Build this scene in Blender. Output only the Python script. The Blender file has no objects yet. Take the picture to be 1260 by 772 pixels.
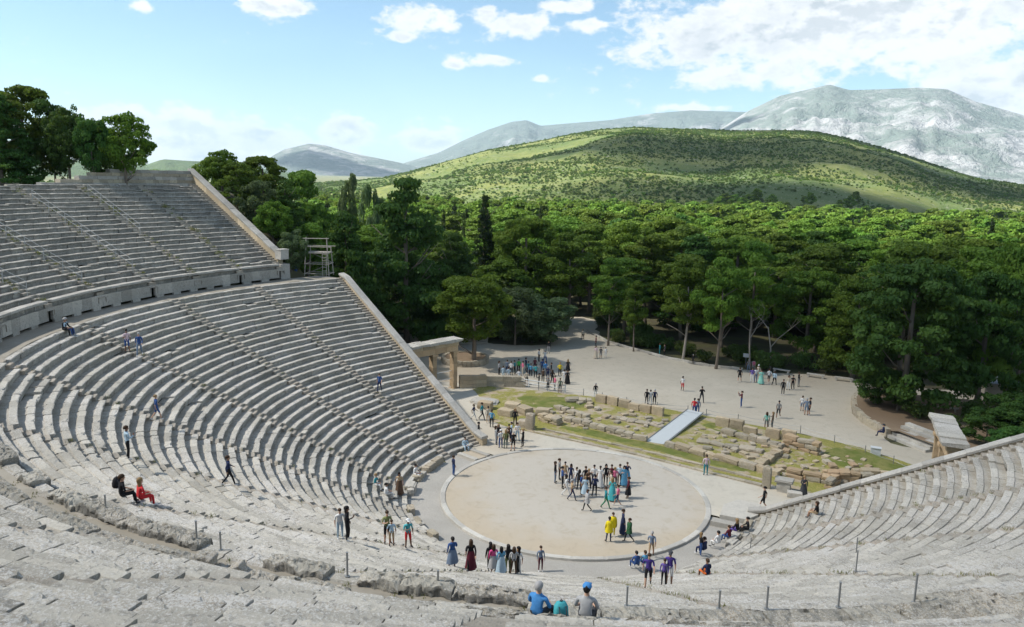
import bpy, math, random
import numpy as np
from math import sin, cos, pi, radians, hypot, atan2, sqrt
from mathutils import Vector, Matrix, Quaternion

# ------------------------------------------------------------------ camera, light, exposure
SC = bpy.context.scene
COL = SC.collection
random.seed(7)
RNG = np.random.default_rng(11)

cam_data = bpy.data.cameras.new('camera')
cam = bpy.data.objects.new('camera', cam_data)
COL.objects.link(cam)
CAM = Vector((27.2718, -47.9640, 23.7264))
yaw, pitch, roll = 0.607843, 0.174635, 0.021320
fw = Vector((-sin(yaw)*cos(pitch), cos(yaw)*cos(pitch), -sin(pitch)))
rt = Vector((cos(yaw), sin(yaw), 0)); up = rt.cross(fw)
r2 = rt*cos(roll)+up*sin(roll); u2 = -rt*sin(roll)+up*cos(roll)
M3 = Matrix((r2, u2, -fw)).transposed()
cam.matrix_world = Matrix.Translation(CAM) @ M3.to_4x4()
cam_data.lens = 26.852; cam_data.sensor_width = 36.0
cam_data.clip_start = 0.2; cam_data.clip_end = 40000
SC.camera = cam

SUN_EL, SUN_AZ = radians(50), radians(232)      # azimuth clockwise from +Y
TOSUN = Vector((sin(SUN_AZ)*cos(SUN_EL), cos(SUN_AZ)*cos(SUN_EL), sin(SUN_EL)))
sd = bpy.data.lights.new('sun', 'SUN'); sd.energy = 4.6; sd.angle = radians(2.5); sd.color = (1.0, 0.955, 0.88)
sun = bpy.data.objects.new('sun', sd); COL.objects.link(sun)
sun.rotation_euler = TOSUN.to_track_quat('Z', 'Y').to_euler()
SC.view_settings.view_transform = 'Standard'; SC.view_settings.look = 'None'
SC.view_settings.exposure = 1.42; SC.view_settings.gamma = 1.0
SC.view_settings.use_curve_mapping = False
SC.render.engine = 'CYCLES'
cy = SC.cycles
cy.max_bounces = 6; cy.diffuse_bounces = 3; cy.glossy_bounces = 2; cy.transmission_bounces = 4
cy.transparent_max_bounces = 6; cy.volume_bounces = 0
cy.use_denoising = True

# ------------------------------------------------------------------ node helpers
class NT:
    def __init__(s, tree): s.t = tree; s.n = tree.nodes; s.l = tree.links
    def node(s, typ, **kw):
        n = s.n.new(typ)
        for k, v in kw.items(): setattr(n, k, v)
        return n
    def set(s, sock, v):
        if isinstance(v, bpy.types.NodeSocket): s.l.new(v, sock)
        elif isinstance(v, (tuple, list)) and len(v) == 3 and sock.type == 'RGBA': sock.default_value = (*v, 1)
        else: sock.default_value = v
    def math(s, op, a, b=0.0, c=None, clamp=False):
        n = s.node('ShaderNodeMath', operation=op); n.use_clamp = clamp
        s.set(n.inputs[0], a); s.set(n.inputs[1], b)
        if c is not None: s.set(n.inputs[2], c)
        return n.outputs[0]
    def mix(s, f, a, b, blend='MIX'):
        n = s.node('ShaderNodeMix', data_type='RGBA', blend_type=blend)
        n.clamp_factor = True
        s.set(n.inputs[0], f); s.set(n.inputs[6], a); s.set(n.inputs[7], b)
        return n.outputs[2]
    def noise(s, vec, scale, detail=3.0, rough=0.55, dist=0.0):
        n = s.node('ShaderNodeTexNoise'); s.set(n.inputs['Vector'], vec)
        n.inputs['Scale'].default_value = scale; n.inputs['Detail'].default_value = detail
        n.inputs['Roughness'].default_value = rough; n.inputs['Distortion'].default_value = dist
        return n.outputs[0]
    def step(s, v, a, b):
        n = s.node('ShaderNodeMapRange', interpolation_type='SMOOTHSTEP')
        s.set(n.inputs[0], v); n.inputs[1].default_value = a; n.inputs[2].default_value = b
        return n.outputs[0]
    def attr(s, name):
        return s.node('ShaderNodeAttribute', attribute_name=name).outputs['Fac']
    def pos(s): return s.node('ShaderNodeNewGeometry').outputs['Position']
    def bump(s, h, strength=0.5, dist=0.03):
        n = s.node('ShaderNodeBump'); n.inputs['Strength'].default_value = strength
        n.inputs['Distance'].default_value = dist; s.set(n.inputs['Height'], h)
        return n.outputs[0]

def material(name):
    m = bpy.data.materials.new(name); m.use_nodes = True
    nt = NT(m.node_tree); b = nt.n['Principled BSDF']
    b.inputs['Roughness'].default_value = 0.9
    b.inputs['Specular IOR Level'].default_value = 0.2
    return m, nt, b

# ------------------------------------------------------------------ world: sky with clouds
world = bpy.data.worlds.new('World'); SC.world = world; world.use_nodes = True
w = NT(world.node_tree); bg = w.n['Background']
sky = w.node('ShaderNodeTexSky', sky_type='NISHITA'); sky.sun_disc = False
sky.sun_elevation = SUN_EL; sky.sun_rotation = SUN_AZ
sky.altitude = 300; sky.air_density = 0.9; sky.dust_density = 0.6; sky.ozone_density = 1.0
SKY_K = 0.068
HAZE_D = 4.6e-5
dirv = w.node('ShaderNodeTexCoord').outputs['Generated']
sep = w.node('ShaderNodeSeparateXYZ'); w.l.new(dirv, sep.inputs[0])
# bearing u (degrees left of north) and elevation v (degrees)
uu = w.math('MULTIPLY', w.math('ARCTAN2', w.math('MULTIPLY', sep.outputs[0], -1.0), sep.outputs[1]), 57.2958)
vv = w.math('MULTIPLY', w.math('ARCSINE', sep.outputs[2]), 57.2958)
uv = w.node('ShaderNodeCombineXYZ'); w.l.new(uu, uv.inputs[0]); w.l.new(w.math('MULTIPLY', vv, 1.7), uv.inputs[1])
n1 = w.noise(uv.outputs[0], 0.22, 7, 0.6, 0.15)
n3 = w.noise(uv.outputs[0], 0.8, 6, 0.6, .2)
# cloud masses: bearing, elevation, half-width, half-height, weight
CLOUDS = [(11.7, 10.6, 14.1, 3.4, 1.5), (18.1, 7.2, 6.2, 1.4, 1.0), (3.5, 6.0, 6.0, 2.8, 1.3), (23.2, 9.7, 6.0, 2.6, 1.1), (34.7, 10.7, 2.7, 1.1, 1.15), (37.0, 11.3, 1.5, 0.7, 0.9), (41.6, 11.0, 2.8, 1.3, 1.0), (43.1, 9.7, 1.3, 0.5, 0.8), (51.3, 11.1, 3.2, 0.8, 1.15), (39.4, 7.9, 0.9, 0.4, 1.0), (35.8, 8.2, 2.1, 0.5, 0.85), (29.8, 10.7, 1.9, 0.7, 1.05), (31.0, 12.0, 2.2, 0.6, 1.0), (60.0, 10.4, 0.8, 0.4, 0.9), (33.4, 7.1, 0.9, 0.3, 0.8), (31.3, 4.9, 1.1, 0.3, 0.6), (22.4, 5.2, 3.4, 0.4, 0.95), (57.9, 2.3, 3.9, 1.6, 1.5), (61.5, 3.1, 2.9, 1.1, 1.25), (52.9, 2.3, 3.3, 1.3, 1.5), (47.1, 2.9, 2.1, 1.1, 1.4), (49.7, 1.7, 4.0, 0.9, 1.3), (41.0, 2.4, 2.8, 1.0, 1.35), (56.7, 1.1, 4.8, 0.9, 1.2),
          (100, 20, 30, 9, .9), (150, 30, 40, 14, 1.0), (-40, 22, 30, 10, 1.1), (-110, 28, 45, 14, 1.0), (12, 19, 34, 5.5, 1.4), (20, 42, 40, 13, 1.0), (200, 14, 25, 6, .9)]
field = None
for (cu, cv, ru, rv, wt) in CLOUDS:
    du = w.math('DIVIDE', w.math('SUBTRACT', uu, float(cu)), float(ru))
    dv = w.math('DIVIDE', w.math('SUBTRACT', vv, float(cv)), float(rv))
    d = w.math('ADD', w.math('MULTIPLY', du, du), w.math('MULTIPLY', dv, dv))
    g = w.math('MULTIPLY', w.math('EXPONENT', w.math('MULTIPLY', d, -1.1)), float(wt))
    field = g if field is None else w.math('MAXIMUM', field, g)
cf = w.math('ADD', field, w.math('ADD', w.math('MULTIPLY', w.math('SUBTRACT', n1, 0.5), 2.3), w.math('MULTIPLY', w.math('SUBTRACT', n3, 0.5), 1.3)))
mask = w.step(cf, 0.33, 0.82)
low = w.noise(uv.outputs[0], 0.10, 5, 0.6, 0.3)
uvb = w.node('ShaderNodeVectorMath', operation='ADD'); w.l.new(uv.outputs[0], uvb.inputs[0]); uvb.inputs[1].default_value = (.35, 1.1, 0)
n1u = w.noise(uvb.outputs[0], 0.22, 7, 0.6, 0.15)          # density just above: where it is higher we look at a shaded underside
under = w.step(w.math('SUBTRACT', n1u, n1), -.03, .10)
shade = w.math('MULTIPLY', w.math('ADD', w.math('MULTIPLY', under, .75), w.math('MULTIPLY', w.step(low, .46, .62), .6)), w.step(cf, .55, 1.3), clamp=True)
ccol = w.mix(shade, (1.0, 1.0, 1.0), (0.60, 0.645, 0.68))
skyc = w.mix(1.0, sky.outputs[0], (0.90*SKY_K, 1.02*SKY_K, 0.98*SKY_K), 'MULTIPLY')
# veil of light haze toward the horizon
final = w.mix(w.math('MULTIPLY', mask, 0.93), skyc, w.mix(1.0, ccol, (0.42, 0.42, 0.42), 'MULTIPLY'))
w.l.new(final, bg.inputs[0]); bg.inputs[1].default_value = 1.0

# ------------------------------------------------------------------ object helpers
def prop(o, label=None, cat=None, group=None, kind=None):
    if label: o['label'] = label
    if cat: o['category'] = cat
    if group: o['group'] = group
    if kind: o['kind'] = kind
    return o
def empty(name, loc=(0, 0, 0), rz=0.0, label=None, cat=None, group=None):
    o = bpy.data.objects.new(name, None); COL.objects.link(o)
    o.location = loc; o.rotation_euler = (0, 0, rz); o.empty_display_size = 0.3
    return prop(o, label, cat, group)
def mesh_data(name, V, F, mats=(), fmat=None, smooth=False, attrs=None):
    """V (n,3) array; F (m,k) array, or a list of such arrays"""
    V = np.asarray(V, dtype=np.float32).reshape(-1, 3)
    Fs = [np.asarray(f, dtype=np.int32) for f in (F if isinstance(F, list) else [F])]
    Fs = [f for f in Fs if f.size]
    me = bpy.data.meshes.new(name)
    me.vertices.add(len(V)); me.vertices.foreach_set('co', V.ravel())
    idx = np.concatenate([f.ravel() for f in Fs])
    tot = np.concatenate([np.full(len(f), f.shape[1], np.int32) for f in Fs])
    st = np.concatenate([[0], np.cumsum(tot)[:-1]]).astype(np.int32)
    me.loops.add(len(idx)); me.loops.foreach_set('vertex_index', idx)
    me.polygons.add(len(tot)); me.polygons.foreach_set('loop_start', st)
    try: me.polygons.foreach_set('loop_total', tot)
    except Exception: pass
    if fmat is not None: me.polygons.foreach_set('material_index', np.asarray(fmat, np.int32))
    me.polygons.foreach_set('use_smooth', np.full(len(tot), smooth))
    for m in mats: me.materials.append(m)
    for k, a in (attrs or {}).items():
        dom = 'POINT' if len(a) == len(V) else 'FACE'
        at = me.attributes.new(k, 'FLOAT', dom); at.data.foreach_set('value', np.asarray(a, np.float32))
    me.update(calc_edges=True)
    return me
def link(name, me, parent=None, loc=None, rz=None):
    o = bpy.data.objects.new(name, me); COL.objects.link(o)
    if parent is not None: o.parent = parent
    if loc is not None: o.location = loc
    if rz is not None: o.rotation_euler = (0, 0, rz)
    return o
def dup(o, parent=None):
    c = o.copy(); COL.objects.link(c)
    if parent is not None: c.parent = parent
    for ch in list(o.children): dup(ch, c)
    return c

class MB:
    """collects simple solids into one mesh"""
    def __init__(s): s.V = []; s.Q = []; s.T = []; s.n = 0; s.tint = []
    def add(s, V, Q=(), T=(), tint=0.5):
        V = np.asarray(V, float).reshape(-1, 3)
        if len(Q): s.Q.append(np.asarray(Q, int)+s.n)
        if len(T): s.T.append(np.asarray(T, int)+s.n)
        s.V.append(V); s.n += len(V); s.tint.append(np.full(len(V), tint))
    def box(s, c, size, rz=0.0, tilt=(0, 0), tint=0.5, jit=0.0):
        sx, sy, sz = [q/2 for q in size]
        v = np.array([[x, y, z] for z in (-sz, sz) for (x, y) in ((-sx, -sy), (sx, -sy), (sx, sy), (-sx, sy))], float)
        if jit: v += RNG.uniform(-jit, jit, v.shape)
        R_ = np.array(Matrix.Rotation(rz, 3, 'Z') @ Matrix.Rotation(tilt[0], 3, 'X') @ Matrix.Rotation(tilt[1], 3, 'Y'))
        v = v @ R_.T + np.array(c)
        s.add(v, [[0, 3, 2, 1], [4, 5, 6, 7], [0, 1, 5, 4], [1, 2, 6, 5], [2, 3, 7, 6], [3, 0, 4, 7]], tint=tint)
    def tube(s, pts, rad, n=6, cap=True, tint=0.5):
        pts = [Vector(p) for p in pts]
        if not hasattr(rad, '__len__'): rad = [rad]*len(pts)
        V = []
        for i, p in enumerate(pts):
            d = (pts[min(i+1, len(pts)-1)]-pts[max(i-1, 0)]).normalized()
            a = Vector((0, 0, 1)) if abs(d.z) < .9 else Vector((1, 0, 0))
            x = d.cross(a).normalized(); y = d.cross(x)
            for k in range(n):
                t = 2*pi*k/n; V.append(p+(x*cos(t)+y*sin(t))*rad[i])
        Q = [[i*n+k, i*n+(k+1) % n, (i+1)*n+(k+1) % n, (i+1)*n+k] for i in range(len(pts)-1) for k in range(n)]
        T = []
        if cap:
            V.append(pts[0]); V.append(pts[-1]); a = len(V)-2
            for k in range(n):
                T.append([a, (k+1) % n, k]); b0 = (len(pts)-1)*n; T.append([a+1, b0+k, b0+(k+1) % n])
        s.add([tuple(v) for v in V], Q, T, tint)
    def data(s, name, mat, smooth=False):
        V = np.concatenate(s.V); F = []
        if s.Q: F.append(np.concatenate(s.Q))
        if s.T: F.append(np.concatenate(s.T))
        mats = mat if isinstance(mat, (list, tuple)) else [mat]
        return mesh_data(name, V, F, mats, smooth=smooth, attrs={'tint': np.concatenate(s.tint)})
    def build(s, name, mat, parent=None, loc=None, rz=None, smooth=False):
        return link(name, s.data(name, mat, smooth), parent, loc, rz)

# numpy value noise, about -1..1
_T = np.random.default_rng(3).uniform(-1, 1, (64, 64, 64))
def vnoise(P):
    P = np.asarray(P, float); i = np.floor(P).astype(int); f = P-i; f = f*f*(3-2*f)
    out = 0
    for dx in (0, 1):
        for dy in (0, 1):
            for dz in (0, 1):
                wgt = (f[:, 0] if dx else 1-f[:, 0])*(f[:, 1] if dy else 1-f[:, 1])*(f[:, 2] if dz else 1-f[:, 2])
                out = out+wgt*_T[(i[:, 0]+dx) & 63, (i[:, 1]+dy) & 63, (i[:, 2]+dz) & 63]
    return out
def fbm(P, oct=4, gain=.5):
    P = np.asarray(P, float); a = 1.0; o = 0
    for k in range(oct): o = o+a*vnoise(P*(2.03**k)+17.3*k); a *= gain
    return o
def v1(x, y, z=0.0, sc=1.0, oct=3): return float(fbm(np.array([[x*sc, y*sc, z*sc]]), oct)[0])

# ------------------------------------------------------------------ stone and earth materials
def stone(name, base=(.44, .41, .35), pale=(.60, .585, .55), dark=(.12, .12, .115), warm=(.36, .27, .18),
          pale_amt=.8, dark_amt=.55, warm_amt=.30, crust=0.28, sc=1.0):
    m, nt, b = material(name); p = nt.pos()
    big = nt.noise(p, .35*sc, 4); mid = nt.noise(p, 1.6*sc, 5, .65); fin = nt.noise(p, 5.5*sc, 8, .78); spk = nt.noise(p, 17*sc, 6, .8, .4)
    col = nt.mix(nt.attr('tint'), tuple(c*.72 for c in base), tuple(min(1, c*1.2) for c in base))
    col = nt.mix(nt.math('MULTIPLY', nt.step(big, .45, .7), warm_amt), col, warm)
    col = nt.mix(nt.math('MULTIPLY', nt.step(nt.math('ADD', nt.math('MULTIPLY', mid, .5), nt.math('MULTIPLY', fin, .5)), .47, .60), .35), col, tuple(c*.62 for c in base))
    col = nt.mix(nt.math('MULTIPLY', nt.step(nt.math('ADD', nt.math('MULTIPLY', big, .3), nt.math('MULTIPLY', spk, .7)), .50, .55), pale_amt), col, pale)
    col = nt.mix(nt.math('MULTIPLY', nt.step(nt.math('ADD', nt.math('MULTIPLY', mid, -.35), fin), .37, .44), dark_amt*.8), col, dark)
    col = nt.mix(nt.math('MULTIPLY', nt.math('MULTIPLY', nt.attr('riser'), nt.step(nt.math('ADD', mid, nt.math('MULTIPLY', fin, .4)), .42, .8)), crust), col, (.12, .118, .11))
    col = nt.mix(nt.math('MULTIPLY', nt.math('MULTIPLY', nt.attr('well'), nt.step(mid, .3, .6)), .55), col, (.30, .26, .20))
    nt.set(b.inputs['Base Color'], col)
    nt.set(b.inputs['Normal'], nt.bump(nt.math('ADD', fin, nt.math('MULTIPLY', spk, .6)), .9, .05))
    return m
M = {}
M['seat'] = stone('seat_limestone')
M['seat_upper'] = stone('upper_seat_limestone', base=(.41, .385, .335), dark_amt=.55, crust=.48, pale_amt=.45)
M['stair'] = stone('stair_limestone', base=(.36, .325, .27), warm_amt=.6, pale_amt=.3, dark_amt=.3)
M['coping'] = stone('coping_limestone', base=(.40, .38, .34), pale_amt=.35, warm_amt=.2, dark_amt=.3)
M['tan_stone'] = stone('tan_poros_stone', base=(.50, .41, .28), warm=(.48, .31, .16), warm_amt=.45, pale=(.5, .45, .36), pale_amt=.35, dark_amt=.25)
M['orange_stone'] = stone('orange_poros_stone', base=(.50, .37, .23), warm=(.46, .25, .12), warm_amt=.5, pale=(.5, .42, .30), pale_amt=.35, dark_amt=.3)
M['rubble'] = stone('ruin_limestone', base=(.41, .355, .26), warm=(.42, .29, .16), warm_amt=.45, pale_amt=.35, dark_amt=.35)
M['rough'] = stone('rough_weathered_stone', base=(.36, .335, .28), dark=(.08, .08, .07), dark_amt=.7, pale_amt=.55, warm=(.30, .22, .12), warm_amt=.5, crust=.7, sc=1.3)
M['ring'] = stone('ring_marble', base=(.50, .48, .43), pale_amt=.25, dark_amt=.12, warm_amt=.15)
M['paving'] = stone('walkway_paving', base=(.50, .47, .415), pale_amt=.35, dark_amt=.10, warm_amt=.15)
M['pale_slab'] = stone('pale_slab_stone', base=(.50, .47, .41), pale_amt=.3, dark_amt=.15, warm_amt=.2)

def earth(name, a, b_, c=None, sc=.35, bumpd=.02):
    m, nt, b = material(name); p = nt.pos()
    n = nt.noise(p, sc, 5, .6); n3 = nt.noise(p, sc*.25, 3, .5); f = nt.noise(p, 9, 5, .7)
    col = nt.mix(nt.step(n, .35, .65), a, b_)
    if c: col = nt.mix(nt.step(n3, .48, .68), col, c)
    n4 = nt.noise(p, 1.3, 6, .7, .6); col = nt.mix(nt.math('MULTIPLY', nt.step(n4, .50, .66), .35), col, tuple(q*.72 for q in a))
    col = nt.mix(nt.math('MULTIPLY', nt.step(f, .5, .7), .25), col, tuple(q*.7 for q in a))
    nt.set(b.inputs['Base Color'], col); nt.set(b.inputs['Normal'], nt.bump(f, .35, bumpd))
    return m
M['earth'] = earth('forest_floor', (.10, .085, .055), (.14, .12, .07), (.07, .085, .035))
M['sand'] = earth('plaza_sand', (.46, .41, .325), (.51, .46, .37), (.42, .355, .265), sc=.12)
M['forecourt'] = earth('forecourt_gravel', (.50, .46, .38), (.54, .50, .42), (.48, .42, .33), sc=.3)
M['dirt'] = earth('brown_dirt', (.24, .17, .11), (.28, .21, .14), (.20, .14, .09))
M['diazoma'] = earth('diazoma_dirt', (.27, .24, .19), (.33, .30, .25), (.22, .19, .14))

def orchestra_mat():
    m, nt, b = material('orchestra_sand'); p = nt.pos()
    sp = nt.node('ShaderNodeSeparateXYZ'); nt.l.new(p, sp.inputs[0])
    # trampled paler middle, tan untrodden border on the seating side
    rr = nt.math('SQRT', nt.math('ADD', nt.math('POWER', sp.outputs[0], 2.0), nt.math('POWER', nt.math('SUBTRACT', sp.outputs[1], 2.2), 2.0)))
    n = nt.noise(p, .30, 4, .6); f = nt.noise(p, 10, 4, .7)
    edge = nt.step(nt.math('ADD', rr, nt.math('MULTIPLY', nt.math('SUBTRACT', n, .5), 7.0)), 6.8, 11.5)
    col = nt.mix(edge, (.47, .43, .365), (.45, .38, .285))
    col = nt.mix(nt.math('MULTIPLY', nt.step(nt.noise(p, 1.1, 6, .7, .6), .48, .68), .5), col, (.37, .315, .235))
    col = nt.mix(nt.math('MULTIPLY', nt.step(f, .5, .7), .15), col, (.36, .3, .22))
    nt.set(b.inputs['Base Color'], col); nt.set(b.inputs['Normal'], nt.bump(f, .25, .01))
    return m
M['orchestra'] = orchestra_mat()
def skene_mat():
    m, nt, b = material('ruin_ground'); p = nt.pos()
    n = nt.noise(p, .5, 5, .65); n2 = nt.noise(p, 1.4, 5, .7); f = nt.noise(p, 9, 5, .7)
    col = nt.mix(nt.step(n2, .4, .6), (.38, .30, .20), (.42, .36, .27))
    g = nt.mix(nt.step(f, .4, .6), (.20, .20, .045), (.32, .28, .09))
    col = nt.mix(nt.step(nt.math('ADD', n, nt.math('MULTIPLY', n2, .3)), .55, .68), col, g)
    nt.set(b.inputs['Base Color'], col); nt.set(b.inputs['Normal'], nt.bump(f, .6, .05))
    return m
M['ruin_ground'] = skene_mat()
def grassy(name, a=(.15, .18, .04), b_=(.25, .235, .08)):
    m, nt, b = material(name); p = nt.pos(); n = nt.noise(p, .8, 5, .65); f = nt.noise(p, 12, 5, .7)
    col = nt.mix(nt.step(n, .4, .62), a, b_); col = nt.mix(nt.math('MULTIPLY', f, .4), col, (.08, .10, .02))
    nt.set(b.inputs['Base Color'], col); nt.set(b.inputs['Normal'], nt.bump(f, .8, .08))
    return m
M['grass'] = grassy('short_grass')
def plain(name, col, rough=.8, metal=0.0, var=.25, sc=6):
    m, nt, b = material(name); p = nt.node('ShaderNodeTexCoord').outputs['Object']
    n = nt.noise(p, sc, 4, .6)
    nt.set(b.inputs['Base Color'], nt.mix(nt.math('MULTIPLY', n, var), col, tuple(c*.45 for c in col)))
    b.inputs['Roughness'].default_value = rough; b.inputs['Metallic'].default_value = metal
    return m
M['wood'] = plain('weathered_wood', (.42, .38, .32)); M['bark'] = plain('pine_bark', (.20, .165, .13), sc=3)
M['bark_pale'] = plain('pale_bark', (.36, .32, .27), sc=3)
M['metal'] = plain('galvanised_metal', (.33, .34, .34), .5, .6); M['white_metal'] = plain('white_painted_metal', (.62, .64, .64), .5); M['grey_rail'] = plain('pale_grey_rail', (.40, .41, .40), .6)
M['ramp'] = plain('pale_blue_grey_ramp_panel', (.53, .56, .56), .6)

# ------------------------------------------------------------------ theatre layout (metres, orchestra centre at 0,0; stage side is +Y)
D1 = 0.31904                       # wedge angle of the eight central wedges
LOW = dict(D2=.25934, k=2.087); UPP = dict(D2=.22342, k=8.3385)
R0, Z0, NL, DL = 12.6, .40, 34, .716; HL = (12.63-Z0)/(NL-1)
RU, ZU, NU, DU, HU = 38.85, 14.23, 21, .76, .400
LIP = 36.95; ZLIP = 12.64
SE = .525                          # the upper tier ends a little inside the lower one
def spt(S, s, r):
    """point on stair line s (0 = left end, 12 = right end) at radius r; works on arrays"""
    s = np.asarray(s, float); r = np.asarray(r, float)
    n = 6-s; sg = np.where(n >= 0, 1., -1.); n = abs(n)
    inn = n <= 4; ac = 4*D1; a = np.where(inn, n*D1, ac+(n-4)*S['D2'])
    k = np.where(inn, 0., S['k'])
    x = -(r+k)*np.sin(a)+k*sin(ac); y = -(r+k)*np.cos(a)+k*cos(ac)
    return sg*x, y
def srot(S, s):
    n = 6-s; sg = 1 if n >= 0 else -1; n = abs(n)
    a = n*D1 if n <= 4 else 4*D1+(n-4)*S['D2']
    return sg*a                    # angle from -Y toward -X
def sinv(S, x, y):
    """(s, r) of a plan point"""
    a = atan2(abs(x), -y)
    if a <= 4*D1: n, r = a/D1, hypot(x, y)
    else:
        k = S['k']; cx, cy = k*sin(4*D1), k*cos(4*D1)
        dx, dy = abs(x)+0-(-cx)*-1*-1, y
        dx, dy = -abs(x)-cx, y-cy
        a = atan2(-dx, -dy); n = 4+(a-4*D1)/S['D2']; r = hypot(dx, dy)-k
    return (6-n if x <= 0 else 6+n), r
def floor_z(x, y, seat=False):
    """height of the tread under a plan point of the cavea (seat=True: of the bench top)"""
    s, r = sinv(LOW, x, y)
    if s < 0 or s > 12 or r < R0: return 0.15
    if r < LIP:
        i = int((r-R0)/DL); i = max(0, min(NL-1, i))
        return Z0+i*HL-(0.05 if not seat and (r-R0-i*DL) > .37 else 0)
    s, r = sinv(UPP, x, y)
    if r < RU: return ZLIP+.02
    i = int((r-RU)/DU); return ZU+min(i, NU-1)*HU+float(sag(s))
def sag(s):
    """the upper tier has settled a little on the near side"""
    t = np.clip((np.asarray(s, float)-5.0)/1.6, 0, 1); return -.42*t*t*(3-2*t)
def sm(a, b, x):
    t = np.clip((np.asarray(x, float)-a)/(b-a), 0, 1); return t*t*(3-2*t)

HILL = [(58, -0.02), (50, -0.014), (44.56, -0.0054), (42.79, 0.0024), (40.43, 0.0146), (36.87, 0.0323), (33.31, 0.0448), (30.94, 0.0527), (28.6, 0.0604), (26.28, 0.0639), (21.7, 0.0626), (19.46, 0.0609), (16.21, 0.062), (14.1, 0.0601), (12.02, 0.0526), (8.98, 0.037), (6.05, 0.0193), (3.73, 0.0075), (1.55, 0.0014), (-3, -0.01), (-13, -0.014)]
RMT = [(27.5, 0.02), (25, 0.034), (22.77, 0.0447), (20.57, 0.0618), (18.47, 0.087), (16.4, 0.1048), (14.35, 0.1126), (13.35, 0.1168), (12.06, 0.1099), (10.1, 0.1099), (7.97, 0.1106), (6.36, 0.1079), (4.71, 0.0939), (2.05, 0.0781), (-1.5, 0.064), (-8, 0.06), (-15, 0.05), (-25, 0.02)]
LRG = [(48, -0.004), (44.55, 0.0048), (42.79, 0.0177), (40.43, 0.0309), (38.66, 0.0468), (36.89, 0.0607), (35.13, 0.0715), (34.06, 0.0738), (33.04, 0.0671), (30.98, 0.0708), (28.05, 0.0755), (25.18, 0.0839), (22.35, 0.0881), (18.74, 0.0861), (16.84, 0.084), (13, 0.07), (4, 0.05)]
CONE = [(56, 0.0), (54.5, 0.004), (53.11, 0.0083), (52.16, 0.0214), (51.33, 0.0297), (49.66, 0.0375), (48.54, 0.0361), (46.84, 0.028), (45.12, 0.0228), (43.38, 0.0175), (41, 0.008), (38, 0)]
FAINT = [(78, 0.008), (64, 0.01), (60.23, 0.007), (59.22, 0.014), (57.72, 0.0129), (55.13, 0.0122), (52, 0.003), (48, -0.002)]
def ridge(L, th):
    x = np.array([p[0] for p in L][::-1]); y = np.array([p[1] for p in L][::-1])
    return np.interp(th, x, y)
def plain_h(D):                     # the valley floor rises very gently with distance
    return -4*sm(120, 420, D)+np.clip(D-1500, 0, 9000)*.0042
def ground_h(x, y):
    x = np.asarray(x, float); y = np.asarray(y, float)
    rc = np.hypot(x, y)
    D = np.hypot(x-CAM.x, y-CAM.y)
    cav = np.interp(rc, [0, 12.4, 12.6, LIP, 39.2, 56, 70, 110, 220, 420], [-.03, -.03, -.5, ZLIP-1.2, ZLIP-1.2, 21.2, 22.1, 21.0, 12, 0])
    yl = 3.5+np.clip(np.abs(x)-12, 0, 60)*.17
    wid = 5+np.clip(rc-36, 0, 400)*.42
    wgt = 1-sm(0, 1, (y-yl+.4)/wid)
    base = plain_h(D)
    # low bank outside the left parodos
    return cav*wgt+(base-.03*(D < 130))*(1-wgt)

def polar_sheet(name, th, Ds, hfun, mat, kind='structure', smooth=True):
    T, DD = np.meshgrid(np.radians(th), Ds)
    X = CAM.x-DD*np.sin(T); Y = CAM.y+DD*np.cos(T)
    Z = hfun(np.degrees(T), DD, X, Y)
    V = np.stack([X, Y, Z], -1).reshape(-1, 3); n, mth = T.shape
    i = np.arange(n-1)[:, None]*mth+np.arange(mth-1)[None, :]
    F = np.stack([i, i+mth, i+mth+1, i+1], -1).reshape(-1, 4)
    o = link(name, mesh_data(name, V, F, [mat], smooth=smooth)); prop(o, kind=kind); return o

# ground: a fine patch round the theatre, a wide sheet to the horizon
gm, gnt, gb = material('ground_earth'); gp = gnt.pos()
gsep = gnt.node('ShaderNodeSeparateXYZ'); gnt.l.new(gp, gsep.inputs[0])
gn = gnt.noise(gp, .02, 5, .6); gn2 = gnt.noise(gp, .3, 5, .65)
vor = gnt.node('ShaderNodeTexVoronoi'); gnt.set(vor.inputs['Vector'], gp); vor.inputs['Scale'].default_value = .0022
near_c = gnt.mix(gnt.step(gn2, .4, .65), (.09, .08, .05), (.11, .11, .05))
far_c = gnt.mix(gnt.step(gn, .42, .62), (.07, .10, .04), (.20, .19, .10))
far_c = gnt.mix(gnt.math('MULTIPLY', gnt.step(vor.outputs['Distance'], .3, .9), .5), far_c, (.24, .22, .13))
vd = gnt.node('ShaderNodeVectorMath', operation='LENGTH'); gnt.l.new(gp, vd.inputs[0])
gcol = gnt.mix(gnt.step(vd.outputs['Value'], 700, 1600), near_c, far_c)
gnt.set(gb.inputs['Base Color'], gcol)
th = np.concatenate([np.arange(-180, -12, 6.0), np.arange(-12, 96, 1.2), np.arange(96, 181, 6.0)])
Ds = np.concatenate([[0.01], np.arange(4, 160, 2.2), np.geomspace(160, 1500, 50), np.geomspace(1600, 15000, 36)])
polar_sheet('ground', th, Ds, lambda t, D, X, Y: ground_h(X, Y), gm)

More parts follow.
